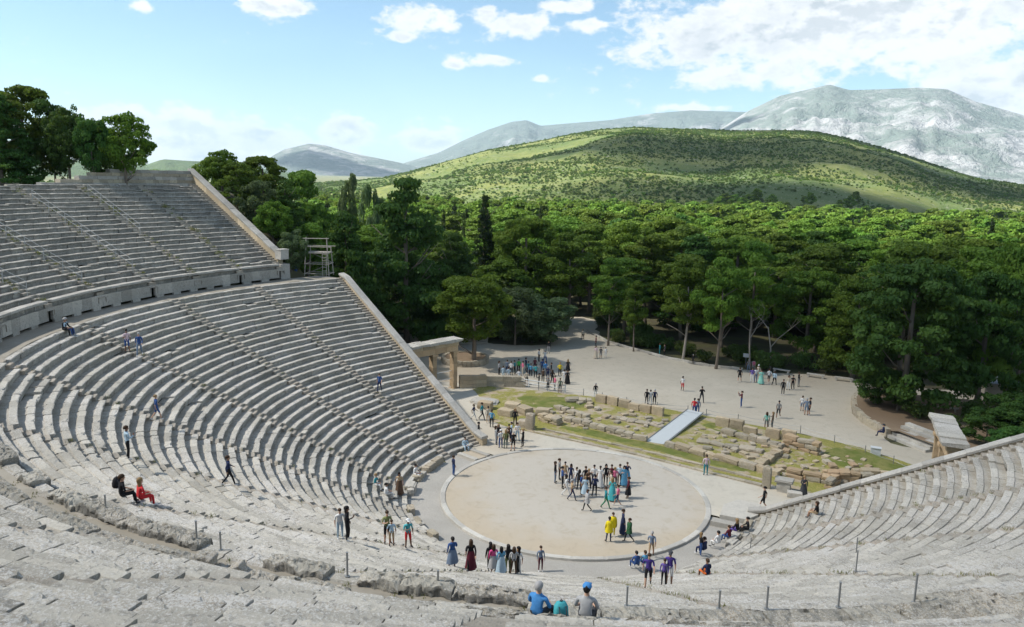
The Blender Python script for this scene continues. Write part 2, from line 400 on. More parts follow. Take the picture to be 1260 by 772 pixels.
# near hill, covered in scrub
def hill_h(t, D, X, Y):
    rd = 1350.; tan = ridge(HILL, t)
    top = CAM.z+tan*rd+4
    u = np.clip((D-430)/(rd-430), 0, 1.0); dn = np.clip((D-rd)/700., 0, 1)
    prof = (0.62*u+.38*np.sin(u*pi/2)**1.3) - .0
    z = -9+(top+9)*prof
    z = z+fbm(np.stack([X/130, Y/130, 0*X], -1).reshape(-1, 3), 4).reshape(X.shape)*9*np.sin(np.clip(u, 0, 1)*pi)
    return z*(1-sm(0, 1, dn))+(-8)*sm(0, 1, dn)
hm, hnt, hb = material('scrub_hillside'); hp = hnt.pos()
h1 = hnt.noise(hp, .008, 6, .68); h2 = hnt.noise(hp, .09, 5, .7); h3 = hnt.noise(hp, .45, 4, .7)
hc = hnt.mix(hnt.step(h1, .40, .62), (.075, .115, .024), (.165, .178, .045))
hc = hnt.mix(hnt.math('MULTIPLY', hnt.step(h2, .48, .62), .55), hc, (.055, .09, .022))
hc = hnt.mix(hnt.math('MULTIPLY', hnt.step(hnt.math('ADD', h2, hnt.math('MULTIPLY', h3, .6)), .90, 1.0), .6), hc, (.40, .37, .30))
h4 = hnt.noise(hp, .9, 5, .75)
hc = hnt.mix(hnt.math('MULTIPLY', hnt.step(h4, .5, .58), .55), hc, (.045, .075, .022))
hc = hnt.mix(hnt.math('MULTIPLY', hnt.step(hnt.math('ADD', h4, hnt.math('MULTIPLY', h2, -.4)), .36, .42), .45), hc, (.33, .31, .25))
hnt.set(hb.inputs['Base Color'], hc)
hill = polar_sheet('hill', np.arange(-12, 60.01, .4), np.concatenate([np.linspace(420, 1350, 110), np.linspace(1362, 2060, 24)]), hill_h, hm)

def mountain(name, L, d0, d1, d2, th0, th1, nth, rock, veg, vegamt, rough=.05, seed=0., gul=1.):
    def hf(t, D, X, Y):
        top = CAM.z+ridge(L, t)*d1
        base = plain_h(D)-15
        u = np.clip((D-d0)/(d1-d0), 0, 1); dn = np.clip((D-d1)/(d2-d1), 0, 1)
        prof = u**1.25*(1-sm(0, 1, dn))
        H = (top-base)
        P_ = np.stack([X/900, Y/900, 0*X+seed], -1).reshape(-1, 3)
        rid = 1-np.abs(fbm(P_*1.6, 5, .55)).reshape(X.shape)*2
        gl = 1-np.abs(vnoise(np.stack([t*1.1+seed, D/2600, 0*X], -1).reshape(-1, 3))).reshape(X.shape)*1.6
        env = np.sin(np.clip(u, 0, 1)*pi)**.8*(1-dn)
        return base+H*prof+H*rough*(rid*1.3+gl*gul*.45-.6)*env
    m, nt, b = material(name+'_rock'); p = nt.pos()
    a = nt.noise(p, .0011, 6, .6, .4); c = nt.noise(p, .006, 6, .7, .5); d = nt.noise(p, .03, 4, .7)
    s2 = nt.node('ShaderNodeSeparateXYZ'); nt.l.new(p, s2.inputs[0])
    col = nt.mix(nt.step(nt.math('ADD', nt.math('MULTIPLY', a, .6), nt.math('MULTIPLY', c, .5)), .50-vegamt*.25, .64-vegamt*.25), rock, veg)
    col = nt.mix(nt.math('MULTIPLY', nt.step(d, .45, .62), .35), col, tuple(q*.45 for q in rock))
    nt.set(b.inputs['Base Color'], col)
    nt.set(b.inputs['Normal'], nt.bump(nt.math('ADD', c, nt.math('MULTIPLY', d, .3)), 1.0, 70.))
    rr_ = np.concatenate([np.linspace(d0, d1, 90), np.linspace(d1+60, d2, 16)])
    return polar_sheet(name, np.linspace(th0, th1, nth), rr_, hf, m)
mountain('limestone_mountain', RMT, 3300, 6200, 9000, -24, 29, 230, (.33, .335, .335), (.14, .175, .155), .14, .06, 2.)
mountain('mountain_range', LRG, 5600, 9500, 12500, 5, 50, 220, (.29, .30, .30), (.11, .14, .12), .35, .07, 7.)
mountain('distant_mountain', CONE, 6200, 8200, 9800, 40, 58, 120, (.31, .31, .30), (.11, .14, .12), .35, .07, 13.)
mountain('low_green_ridge', FAINT, 2400, 3600, 4600, 50, 80, 90, (.20, .22, .12), (.07, .11, .04), .7, .03, 19., .3)

# clouds overhead, out of view, added to throw the shadows on theatre and hill
cm, cnt, cb = material('cloud_body')
cnt.n.remove(cb); tr = cnt.node('ShaderNodeBsdfTranslucent'); tr.inputs[0].default_value = (.80, .82, .85, 1)
df = cnt.node('ShaderNodeBsdfDiffuse'); df.inputs[0].default_value = (.85, .86, .87, 1)
ms = cnt.node('ShaderNodeMixShader'); ms.inputs[0].default_value = .30
cnt.l.new(tr.outputs[0], ms.inputs[1]); cnt.l.new(df.outputs[0], ms.inputs[2])
tp = cnt.node('ShaderNodeBsdfTransparent'); ms2 = cnt.node('ShaderNodeMixShader')
dens_ = cnt.attr('thin'); cnt.set(ms2.inputs[0], dens_)
cnt.l.new(ms.outputs[0], ms2.inputs[1]); cnt.l.new(tp.outputs[0], ms2.inputs[2])
cnt.l.new(ms2.outputs[0], cnt.n['Material Output'].inputs[0])
def cloud(gx, gy, rx, ry, seed, alt=1350, gz=0., rz=0., thin=.38):
    """cloud whose shadow falls round (gx, gy): one closed lumpy sheet of vapour"""
    c = Vector((gx, gy, gz))+TOSUN*((alt-gz)/TOSUN.z)
    nr, na = 22, 72; V = []; F = []
    for i in range(nr+1):
        q = i/nr
        for j in range(na):
            t = 2*pi*j/na
            e = 1+.22*v1(cos(t)*1.6+seed, sin(t)*1.6, 0, 1, 4)
            V.append((q*rx*e*cos(t), q*ry*e*sin(t), 90*v1(q*cos(t)*4+seed, q*sin(t)*4, 3., 1, 4)+120*(1-q*q)))
    for i in range(nr):
        for j in range(na): F.append([i*na+j, i*na+(j+1) % na, (i+1)*na+(j+1) % na, (i+1)*na+j])
    th_ = [min(1, max(thin, thin+(1-thin)*(i/nr-.80)/.20)) for i in range(nr+1) for j in range(na)]
    me = mesh_data('cloud', V, np.array(F), [cm], smooth=True, attrs={'thin': th_})
    o = link('cloud', me, loc=c, rz=rz); prop(o, kind='structure'); return o
CLOUD_SHADOWS = [(0, -6, 122, 108, 1., 0, .5)]
for a in CLOUD_SHADOWS: cloud(a[0], a[1], a[2], a[3], a[4], gz=a[5], rz=a[6])
def bearing_pt(t, D): return CAM.x-D*sin(radians(t)), CAM.y+D*cos(radians(t))
for (t, D, rx, ry, sd_, gz, rz) in [(27.0, 900, 130, 70, 5., 45, .4), (23, 780, 60, 45, 15., 30, .4), (12, 920, 230, 150, 9., 50, .2), (6, 600, 200, 100, 21., 0, .1), (9, 560, 250, 85, 27., 0, .1), (11, 1290, 330, 115, 31., 95, .05), (23.5, 6000, 700, 260, 15., 500, 0.), (47, 6900, 1100, 420, 41., 200, 0.)]:
    x, y = bearing_pt(t, D); cloud(x, y, rx, ry, sd_, gz=gz, rz=rz, alt=1350 if D < 3000 else 2100, thin=.12)

# air: one even box of thin haze round the whole scene
hz_m = bpy.data.materials.new('thin_haze'); hz_m.use_nodes = True; hz_n = hz_m.node_tree
hz_n.nodes.remove(hz_n.nodes['Principled BSDF']); pv = hz_n.nodes.new('ShaderNodeVolumePrincipled')
pv.inputs['Color'].default_value = (.62, .82, 1.0, 1); pv.inputs['Density'].default_value = HAZE_D; pv.inputs['Anisotropy'].default_value = .0
hz_n.links.new(pv.outputs[0], hz_n.nodes['Material Output'].inputs['Volume'])
def haze():
    X0, X1, Y0, Y1, z0, z1 = -15600, 15600, -15600, 15600, -40, 1020
    V = [(x, y, z) for z in (z0, z1) for (x, y) in ((X0, Y0), (X1, Y0), (X1, Y1), (X0, Y1))]
    o = link('haze', mesh_data('haze', V, np.array([[0, 3, 2, 1], [4, 5, 6, 7], [0, 1, 5, 4], [1, 2, 6, 5], [2, 3, 7, 6], [3, 0, 4, 7]]), [hz_m])); prop(o, 'thin pale blue haze veiling the far mountains', None, None, 'stuff')
haze()

# ------------------------------------------------------------------ flat surfaces
def poly_sheet(name, pts, z, mat, kind='structure', cell=None):
    """flat sheet, triangulated"""
    import mathutils
    me = bpy.data.meshes.new(name)
    tri = mathutils.geometry.tessellate_polygon([[Vector((x, y, 0)) for x, y in pts]])
    me.from_pydata([(x, y, z) for x, y in pts], [], [tuple(t) for t in tri]); me.materials.append(mat)
    me.update()
    for p in me.polygons:
        if p.normal.z < 0: p.flip()
    o = link(name, me); prop(o, kind=kind); return o
def disc(name, r0, r1, z, mat, n=160, a0=0, a1=2*pi):
    t = np.linspace(a0, a1, n+1); V = []; F = []
    for r in (r0, r1): V += [(r*cos(q), r*sin(q), z) for q in t]
    for j in range(n): F.append([j, n+1+j, n+2+j, j+1])
    o = link(name, mesh_data(name, V, np.array(F), [mat])); prop(o, kind='structure'); return o
def smooth_poly(pts, n=4, jit=0.35, seed=0.):
    pts = [(x+(.35 if y > 12.4 else 0), y+(.5 if y > 12.4 else 0)) for x, y in pts]
    """closed outline with softly uneven edges"""
    out = []
    m = len(pts)
    for i in range(m):
        p0, p1, p2, p3 = [Vector(pts[(i+k-1) % m]) for k in range(4)]
        for q in range(n):
            t = q/n
            p = .5*((2*p1)+(-p0+p2)*t+(2*p0-5*p1+4*p2-p3)*t*t+(-p0+3*p1-3*p2+p3)*t**3)
            out.append((p.x+jit*v1(p.x, p.y, seed, .7), p.y+jit*v1(p.x, p.y, seed+9, .7)))
    return out
ZF = .15                            # level of the forecourt and the orchestra rim
disc('orchestra_floor', 0.001, 9.77, ZF-.03, M['orchestra'], 180)
# forecourt between the ring and the stage foundation, running out through both side entrances
poly_sheet('forecourt', [(-13.5, 2.6), (-10.15, 3.0), *[(10.15*cos(t), 10.15*sin(t)) for t in np.linspace(radians(163), radians(17), 60)], (10.15, 3.0), (13.6, 2.6), (14.8, 4.5), (21, 8.6), (26, 12), (31, 16), (29, 20), (22, 15.4), (16.5, 13.2), (14.5, 12.0), (0, 11.6), (-13.4, 10.7), (-16.8, 13.0), (-21.5, 17.0), (-25.5, 20), (-31, 18), (-31, 9), (-22, 6.2), (-15, 4.4)], ZF, M['forecourt'])
walk = disc('walkway_paving', 10.15, 14.0, .004, M['paving'], 160, radians(163), radians(377))
# plaza beyond the stage building and its paths
PLAZA = [(-31, 14), (-24, 18.6), (-16, 22.5), (-10, 24.4), (0, 25.2), (12, 25.6), (18.5, 23.5), (24, 20), (30, 24), (24, 28.5), (18, 28), (15.5, 32.5), (11.8, 41), (13.5, 50), (8, 52), (2, 49.5), (-7, 46.5), (-13, 47), (-18.5, 48.8), (-24, 51), (-30, 57), (-35, 66), (-40, 66), (-36, 54), (-33, 48), (-31, 44), (-36, 40), (-44, 38), (-52, 36), (-50, 30), (-42, 24), (-38, 18)]
poly_sheet('plaza', smooth_poly(PLAZA, 5, .5), .02, M['sand'])
poly_sheet('path', smooth_poly([(13, 43), (22, 47), (33, 51), (45, 55), (60, 60), (60, 66), (43, 61), (30, 57), (20, 54), (12, 50)], 4, .4), .016, M['sand'])
poly_sheet('ruin_ground', smooth_poly([(-25, 19), (-20, 21.3), (-14.5, 23.2), (-8, 24.3), (0, 24.9), (12, 25.2), (18, 23.6), (22, 21.2), (18, 15.5), (15.5, 11.7), (0, 10.9), (-13.5, 9.9), (-17, 12.3), (-22, 16)], 3, .15), ZF+.03, M['ruin_ground'])

# ------------------------------------------------------------------ orchestra ring
def ring_mesh():
    prof = [(9.77, .0), (9.77, .165), (9.80, .185), (10.10, .185), (10.15, .165), (10.15, -.05)]
    n = 360; V = []; t_ = []
    for j in range(n):
        t = 2*pi*j/n; blk = int(j/12)
        for (r, z) in prof:
            V.append(((r+.012*v1(cos(t)*30, sin(t)*30, z))*cos(t), (r+.012*v1(cos(t)*30, sin(t)*30, z+5))*sin(t), z-(.03 if j % 12 == 0 else 0)*(z > .1))); t_.append((blk*.618) % 1)
    k = len(prof); F = []
    for j in range(n):
        for i in range(k-1):
            a, b_ = j*k+i, ((j+1) % n)*k+i; F.append([a, a+1, b_+1, b_])
    return mesh_data('orchestra_ring', V, np.array(F), [M['ring']], attrs={'tint': t_})
o = link('orchestra_ring', ring_mesh()); prop(o, 'pale stone ring kerb round the sandy circular orchestra', 'kerb')

# ------------------------------------------------------------------ seating
def camdist(x, y, z): return sqrt((x-CAM.x)**2+(y-CAM.y)**2+(z-CAM.z)**2)
def row_mesh(S, s0, s1, r, zt, h, dep, mat, seed, rough=1.0, last=False):
    """one bench of one wedge: a run of separate stone blocks"""
    rk = r+(S['k'] if abs(6-(s0+s1)/2) > 4 else 0)
    dth = S['D2'] if abs(6-(s0+s1)/2) > 4 else D1
    g = .40/(rk*dth); g0, g1 = s0+g, s1-g
    L = (g1-g0)*dth*rk
    rs = random.Random(seed)
    x, y = spt(S, (s0+s1)/2, r); cd = camdist(float(x), float(y), zt)
    seg = min(.5, max(.09, cd/170))
    cuts = [g0]
    while True:
        nx = cuts[-1]+rs.uniform(.8, 1.7)/(rk*dth)
        if nx > g1-.5/(rk*dth): break
        cuts.append(nx)
    cuts.append(g1)
    prof = np.array([(.10, -h-.10), (.10, -.16), (.02, -.12), (0, -.08), (0, -.02), (.03, 0), (.12, 0), (.24, 0), (.35, 0), (.39, -.05), (.58, -.055), (dep+.10, -.055), (dep+.10, -.3)])
    if last: prof[-2:, 0] = LIP-R0-(NL-1)*DL+.0 if S is LOW else dep+.1
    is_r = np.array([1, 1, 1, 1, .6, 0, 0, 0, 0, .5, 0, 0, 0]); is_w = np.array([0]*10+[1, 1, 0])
    k = len(prof); Vs = []; Q = []; T = []; tn = []; ri = []; we = []; n = 0
    for a, b_ in zip(cuts[:-1], cuts[1:]):
        m = max(2, int(math.ceil((b_-a)*dth*rk/seg)))+1
        gap = (.016 if cd < 30 else .010)/(rk*dth)
        ss = np.linspace(a+gap, b_-gap, m)
        dz, dr, tw = rs.gauss(0, .010)*rough, rs.gauss(0, .022)*rough, rs.gauss(0, .008)*rough
        tint = min(1, max(0, rs.gauss(.5, .28)))
        if rs.random() < .025*rough: dz -= rs.uniform(.04, .16)
        rr = r+prof[None, :, 0]+dr*(prof[None, :, 0] < .4)+0*ss[:, None]
        X, Y = spt(S, ss[:, None]+0*rr, rr)
        Z = zt+prof[None, :, 1]+dz+(sag(ss)[:, None] if S is UPP else 0)+tw*np.linspace(-1, 1, m)[:, None]+0*X
        P_ = np.stack([X, Y, Z], -1).reshape(-1, 3)
        n1_ = fbm(P_*2.2, 3).reshape(X.shape); n2_ = fbm(P_*7+31, 2).reshape(X.shape)
        Z = Z+(n1_*.012+n2_*.007)*rough
        # worn and broken front edge
        wear = np.clip(n1_*.9+n2_*.6-.45, 0, 1)*rough
        fe = np.array([0, 0, 0, .6, 1, .9, .4, .1, 0, 0, 0, 0, 0])[None, :]
        Z = Z-wear*fe*.14
        off = wear*fe*.10+(n2_*.010)
        n_ = np.hypot(X, Y); X = X+X/n_*off; Y = Y+Y/n_*off
        if m > 2:
            Z[0] -= .02*fe[0]; Z[-1] -= .02*fe[0]
        V = np.stack([X, Y, Z], -1).reshape(-1, 3); Vs.append(V)
        ii = np.arange(m-1)[:, None]*k+np.arange(k-1)[None, :]
        Q.append((np.stack([ii, ii+k, ii+k+1, ii+1], -1).reshape(-1, 4))+n)
        for e, fl in ((0, 0), ((m-1)*k, 1)):
            for i in range(2, 8):
                q = [e+1, e+i, e+i+1]; T.append([c+n for c in (q if fl else q[::-1])])
            for q in ([e, e+1, e+k-1], [e+1, e+8, e+k-1], [e+8, e+9, e+k-1], [e+9, e+k-2, e+k-1]):
                T.append([c+n for c in (q if fl else q[::-1])])
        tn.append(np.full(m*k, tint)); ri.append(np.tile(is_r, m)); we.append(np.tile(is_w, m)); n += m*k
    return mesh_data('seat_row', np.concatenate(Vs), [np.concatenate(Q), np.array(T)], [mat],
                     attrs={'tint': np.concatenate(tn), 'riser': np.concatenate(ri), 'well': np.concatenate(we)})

ORD = ['first', 'second', 'third', 'fourth', 'fifth', 'sixth', 'seventh', 'eighth', 'ninth', 'tenth', 'eleventh', 'twelfth', 'thirteenth', 'fourteenth', 'fifteenth', 'sixteenth', 'seventeenth', 'eighteenth', 'nineteenth', 'twentieth', 'twenty-first', 'twenty-second', 'twenty-third', 'twenty-fourth', 'twenty-fifth', 'twenty-sixth', 'twenty-seventh', 'twenty-eighth', 'twenty-ninth', 'thirtieth', 'thirty-first', 'thirty-second']
for wdg in range(12):
    x, y = spt(LOW, wdg+.5, R0)
    e = empty('seating_wedge', (0, 0, 0), 0, 'lower wedge of grey stone benches, %s counting from the left retaining wall' % ORD[wdg], 'seating', 'lower seating wedges round the orchestra')
    for i in range(NL):
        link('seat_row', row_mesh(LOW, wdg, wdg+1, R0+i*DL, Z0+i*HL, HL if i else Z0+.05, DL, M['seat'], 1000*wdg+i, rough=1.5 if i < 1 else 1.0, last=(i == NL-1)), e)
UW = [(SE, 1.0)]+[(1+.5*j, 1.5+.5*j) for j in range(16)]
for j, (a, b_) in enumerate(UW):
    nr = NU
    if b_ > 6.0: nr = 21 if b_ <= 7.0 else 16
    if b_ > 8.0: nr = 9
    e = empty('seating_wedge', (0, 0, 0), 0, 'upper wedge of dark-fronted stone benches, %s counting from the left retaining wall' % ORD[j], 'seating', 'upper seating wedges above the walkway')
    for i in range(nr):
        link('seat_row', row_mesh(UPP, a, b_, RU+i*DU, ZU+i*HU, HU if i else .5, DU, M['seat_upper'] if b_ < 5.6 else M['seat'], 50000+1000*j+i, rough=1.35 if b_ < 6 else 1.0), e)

def stairs(S, s, r0, z0, n, dep, h, mat, label, group, w_=.86):
    """continuous flight: two steps for each bench"""
    a = srot(S, s); ox, oy = spt(S, s, r0); ox, oy = float(ox), float(oy)
    if S is UPP: z0 = z0+float(sag(s))
    dx, dy = -sin(a), -cos(a); px, py = dy, -dx
    V = []; cols = 8
    prof = [(-.3, z0-h-.25)]
    for q in range(2*n):
        r_ = (q-.5)*dep/2+.06; z = z0-h/2+q*h/2
        prof += [(r_, z-h/2-.0), (r_+.005, z-.015), (r_+.03, z)]
    prof.append((n*dep-.1, z)); prof.append((n*dep-.1, z-.6))
    for (r_, z) in prof:
        for c in range(cols):
            u = (min(max(c-1, 0), cols-3)/(cols-3)-.5)*w_
            jx = .02*v1(r_*3, u*9, s*7); jz = .025*v1(r_*2.3+9, u*6, s*3)-(.5 if c in (0, cols-1) else 0)
            V.append((ox+dx*(r_+jx)+px*u, oy+dy*(r_+jx)+py*u, z+jz))
    F = []
    for i in range(len(prof)-1):
        for c in range(cols-1):
            F.append([i*cols+c, (i+1)*cols+c, (i+1)*cols+c+1, i*cols+c+1])
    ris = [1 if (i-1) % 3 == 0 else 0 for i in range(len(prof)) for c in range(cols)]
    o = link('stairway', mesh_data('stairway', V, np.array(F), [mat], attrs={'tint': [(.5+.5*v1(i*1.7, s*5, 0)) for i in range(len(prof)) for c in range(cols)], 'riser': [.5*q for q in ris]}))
    prop(o, label, 'stairs', group)
for s in range(13):
    ss = s+(.40/((R0+15)*D1) if s == 0 else -.40/((R0+15)*D1) if s == 12 else 0)
    stairs(LOW, s, R0, Z0, NL, DL, HL, M['stair'], 'narrow stone stairway of the lower tier, %s from the left retaining wall' % ORD[s], 'stairways of the lower tier')
us = [SE]+[1+.5*j for j in range(17)]
for j, s in enumerate(us):
    n = NU if s <= 6 else (16 if s < 7.8 else 9)
    stairs(UPP, s, RU, ZU, n, DU, HU, M['stair'], 'narrow stone stairway of the upper tier, %s from the left retaining wall' % ORD[j], 'stairways of the upper tier')

# walkway between the two tiers
def dz_sheet():
    V = []; F = []; n = 0
    ss = np.arange(-.02, 10.6, .05); rr = np.linspace(0, 1, 7)
    for s in ss:
        s2 = max(s, .52)
        x0, y0 = spt(LOW, s, LIP-.25); x1, y1 = spt(UPP, s if s > 1 else s, RU+.15)
        for q in rr:
            x = float(x0)*(1-q)+float(x1)*q; y = float(y0)*(1-q)+float(y1)*q
            V.append((x, y, ZLIP-.03+.04*v1(x, y, 0, .8)))
    k = len(rr)
    for i in range(len(ss)-1):
        for j in range(k-1): F.append([i*k+j, i*k+j+1, (i+1)*k+j+1, (i+1)*k+j])
    o = link('diazoma_path', mesh_data('diazoma_path', V, np.array(F), [M['diazoma']], smooth=True)); prop(o, kind='structure')
dz_sheet()

# podium wall of the upper tier: upright slabs, a coping course on top, a gap at every stair
def podium(a, b_, label):
    m = MB(); c = MB(); g = .5/(RU*D1)
    s0, s1 = a+g*.6, b_-g*.6; L = (s1-s0)*D1*RU; n = max(2, int(L/1.15)); sq = np.linspace(s0, s1, n+1)
    for i in range(n):
        x, y = spt(UPP, (sq[i]+sq[i+1])/2, RU-.12); an = srot(UPP, (sq[i]+sq[i+1])/2)
        wd = L/n-.015
        m.box((float(x), float(y), ZLIP+.20+.47+float(sag(b_))), (wd, .22, .94), -an, tint=random.random(), jit=.008)
        if i % 2: m.box((float(x), float(y), ZLIP+.08), (wd*.75, .2, .24), -an, tint=random.random(), jit=.01)
        x, y = spt(UPP, (sq[i]+sq[i+1])/2, RU+.02)
        c.box((float(x), float(y), ZU+float(sag(b_))+.02+random.uniform(-.015, .015)), (wd+.01, .62, .17), -an, tint=random.random(), jit=.012)
    e = empty('podium_wall', (0, 0, 0), 0, label, 'wall', 'podium walls above the walkway')
    m.build('wall_slabs', M['seat_upper'], e)
    if b_ <= 6: c.build('coping', M['coping'], e)
k = 0
for (a, b_) in [(SE, 1)]+[(i, i+1) for i in range(1, 9)]:
    podium(a, b_, 'upright grey slab wall with pale coping, %s along the walkway from the left' % ORD[k]); k += 1

# broken rim stones along the foreground edge of the lower tier
rs = random.Random(5)
def rim_block(s0, s1, h, back=0., depth=.62):
    m = max(5, int((s1-s0)*D1*LIP/.065)); nd, nh = 11, 9
    V = []; ss = np.linspace(s0, s1, m)
    prof = [(0, -.3)]+[(0, z) for z in np.linspace(0, h, nh)[0:-1]]+[(q*depth, h) for q in np.linspace(0.03, .97, nd)]+[(depth, z) for z in np.linspace(h, -.3, nh)[1:]]
    prof = np.array(prof); kk = len(prof)
    rr = LIP-.85+back+prof[None, :, 0]+0*ss[:, None]
    X, Y = spt(LOW, ss[:, None]+0*rr, rr); Z = ZLIP-.02+prof[None, :, 1]+0*X
    P_ = np.stack([X, Y, Z], -1).reshape(-1, 3)
    a = fbm(P_*1.3+rs.uniform(0, 50), 4).reshape(X.shape); b2 = fbm(P_*6, 3).reshape(X.shape)
    endt = np.minimum(np.linspace(0, 1, m), np.linspace(1, 0, m))[:, None]
    up_ = (prof[None, :, 1] > .05)
    c3 = fbm(P_*15+5, 2).reshape(X.shape); stp = np.round(a*2.2)/2.2
    Z = Z+up_*(stp*.22*h+b2*.07+c3*.022-.16*np.exp(-endt*10)*h*2)
    sh = stp*.07+b2*.06+c3*.02; nn = np.hypot(X, Y); sgn = np.where(prof[None, :, 0] < depth*.5, 1, -1)
    X = X+X/nn*sh*sgn; Y = Y+Y/nn*sh*sgn
    V = np.stack([X, Y, Z], -1).reshape(-1, 3)
    ii = np.arange(m-1)[:, None]*kk+np.arange(kk-1)[None, :]
    F = np.stack([ii, ii+kk, ii+kk+1, ii+1], -1).reshape(-1, 4)
    caps = []
    for e_, fl in ((0, 0), ((m-1)*kk, 1)):
        for i in range(1, kk-2):
            q = [e_, e_+i, e_+i+1]; caps.append(q if fl else q[::-1])
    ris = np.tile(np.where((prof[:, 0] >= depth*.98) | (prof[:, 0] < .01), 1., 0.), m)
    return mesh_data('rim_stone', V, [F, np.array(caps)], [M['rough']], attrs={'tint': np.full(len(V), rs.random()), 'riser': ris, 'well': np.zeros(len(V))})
s = 5.15; cnt_ = 0
while s < 8.95:
    Lb = rs.uniform(1.0, 2.4)/(LIP*D1)
    near_stair = abs((s+Lb/2)-round(s+Lb/2)) < .05
    if rs.random() > .14 and not near_stair and not (7.52 < s+Lb/2 < 8.36) and s < 8.6:
        h = rs.uniform(.20, .38)
        if 7.5 < s: h = rs.uniform(.10, .2)
        o = link('rim_stone', rim_block(s, s+Lb*.985, h, rs.uniform(-.05, .08)))
        prop(o, 'rough lichen-spotted block on the broken rim, %s from the left' % ORD[cnt_], 'stone block', 'broken rim stones along the walkway'); cnt_ += 1
    s += Lb*1.0
s = 5.0; cnt_ = 0
while s < 9.0:
    Lb = rs.uniform(1.3, 2.6)/(LIP*D1)
    if rs.random() < .85:
        o = link('kerb_stone', rim_block(s, s+Lb*.98, rs.uniform(.10, .26) if s < 7.4 else rs.uniform(.12, .2), 1.05+rs.uniform(-.05, .1)-(.6 if s > 7.5 else 0), .75 if s < 7.4 else 1.3))
        prop(o, 'low worn slab in the row behind the broken rim, %s from the left' % ORD[cnt_], 'stone block', 'low slabs behind the broken rim'); cnt_ += 1
    s += Lb
# leaning broken piece by the stair in the foreground
for (s_, r_, hh, ww, tl) in [(6.755, 37.55, .62, .55, .12), (6.84, 37.4, .42, .45, -.5), (8.52, 37.6, .4, .5, .3)]:
    x, y = spt(LOW, s_, r_); m = MB(); m.box((0, 0, hh/2-.05), (ww, .38, hh), 0, (.1, tl), tint=.4)
    me = m.data('broken_stone', M['rough']); o = link('broken_stone', me, loc=(float(x), float(y), ZLIP), rz=-srot(LOW, s_)+.2)
    md = o.modifiers.new('b', 'BEVEL'); md.width = .05; md.segments = 2
    md = o.modifiers.new('s', 'SUBSURF'); md.subdivision_type = 'SIMPLE'; md.levels = md.render_levels = 4
    tx = bpy.data.textures.get('rocknoise') or bpy.data.textures.new('rocknoise', 'CLOUDS'); tx.noise_scale = .25; tx.noise_depth = 4
    md = o.modifiers.new('d', 'DISPLACE'); md.texture = tx; md.strength = .16; md.texture_coords = 'GLOBAL'
    prop(o, {.62: 'tall jagged dark broken block beside the foreground stair', .42: 'tilted reddish broken slab next to the jagged block', .4: 'mossy broken lump on the right of the foreground rim'}[hh], 'stone block')

# ------------------------------------------------------------------ sloping retaining walls with coping
def retaining(S, s, side, r0, r1, zf, label, cop_w=.62, up_=.55, out=0.0, flat_end=0.):
    """wall along stair line s just outside the stairs; zf(r) gives the seating height"""
    a = srot(S, s); dx, dy = -sin(a), -cos(a); px, py = dy, -dx
    if side*(px) < 0: px, py = -px, -py       # unused sign fix for the left
    px, py = (cos(a)*0, 0)
    # outward = direction of +Y side
    ox, oy = (-dy, dx) if (-dy)*0+dx*0 >= 0 else (0, 0)
    if oy < 0: ox, oy = -ox, -oy
    if oy == 0: ox, oy = 0, 1
    x0, y0 = [float(q) for q in spt(S, s, 0.)]
    e = empty('retaining_wall', (0, 0, 0), 0, label, 'wall')
    n = int((r1-r0)/1.15); rs_ = random.Random(int(s*10)+3)
    w1 = .38; w2 = w1+cop_w
    m = MB(); c = MB()
    rr = np.linspace(r0, r1, n+1)
    for i in range(n):
        ra, rb = rr[i]+.006, rr[i+1]-.006
        za, zb = zf(ra), zf(rb); ti = rs_.random(); jz = rs_.uniform(-.02, .02)
        def P3(r, off, z): return (x0+dx*r+ox*off, y0+dy*r+oy*off, z)
        # inner face wall body
        V = [P3(ra, w1, za-.9), P3(rb, w1, zb-.9), P3(rb, w1+.05, zb+up_-.2), P3(ra, w1+.05, za+up_-.2),
             P3(ra, w2-.05, -.4), P3(rb, w2-.05, -.4), P3(rb, w2-.05, zb+up_-.2), P3(ra, w2-.05, za+up_-.2)]
        m.add(V, [[0, 1, 2, 3], [4, 7, 6, 5], [0, 3, 7, 4], [1, 5, 6, 2]], tint=ti)
        V = []
        for (off, dz) in ((w1-.07, -.2), (w1-.08, -.03), (w1, .02), (w2-.02, .05), (w2+.06, -.02), (w2+.06, -.2)):
            for r in (ra, rb):
                zz = zf(r)+up_+dz+jz; V.append(P3(r, off+rs_.uniform(-.012, .012), zz))
        q = [[2*j, 2*j+2, 2*j+3, 2*j+1] for j in range(5)]+[[10, 0, 1, 11]]
        c.add(V, q, [[0, 2, 4], [0, 4, 6], [0, 6, 8], [0, 8, 10], [1, 5, 3], [1, 7, 5], [1, 9, 7], [1, 11, 9]], tint=rs_.random())
    m.build('wall_face', M['tan_stone'], e); c.build('coping', M['coping'], e)
    return e, (x0, y0, dx, dy, ox, oy)
zl = lambda r: Z0+max(0, (r-R0-.4))*HL/DL if r < R0+NL*DL-.4 else Z0+(NL-1)*HL-.1
zu = lambda r: ZU+max(0, (r-RU))*HU/DU
eL, fL = retaining(LOW, 0, -1, 12.3, 37.1, zl, 'long sloping tan retaining wall with grey coping left of the lower tier')
eR, fR = retaining(LOW, 12, 1, 12.3, 37.1, zl, 'long sloping tan retaining wall with grey coping right of the lower tier', cop_w=.5, up_=.32)
eU, fU = retaining(UPP, SE, -1, 39.6, 56.2, zu, 'sloping pale retaining wall at the end of the upper tier', cop_w=.7, up_=.75)
def along(f, r, off): return f[0]+f[2]*r+f[4]*off, f[1]+f[3]*r+f[5]*off
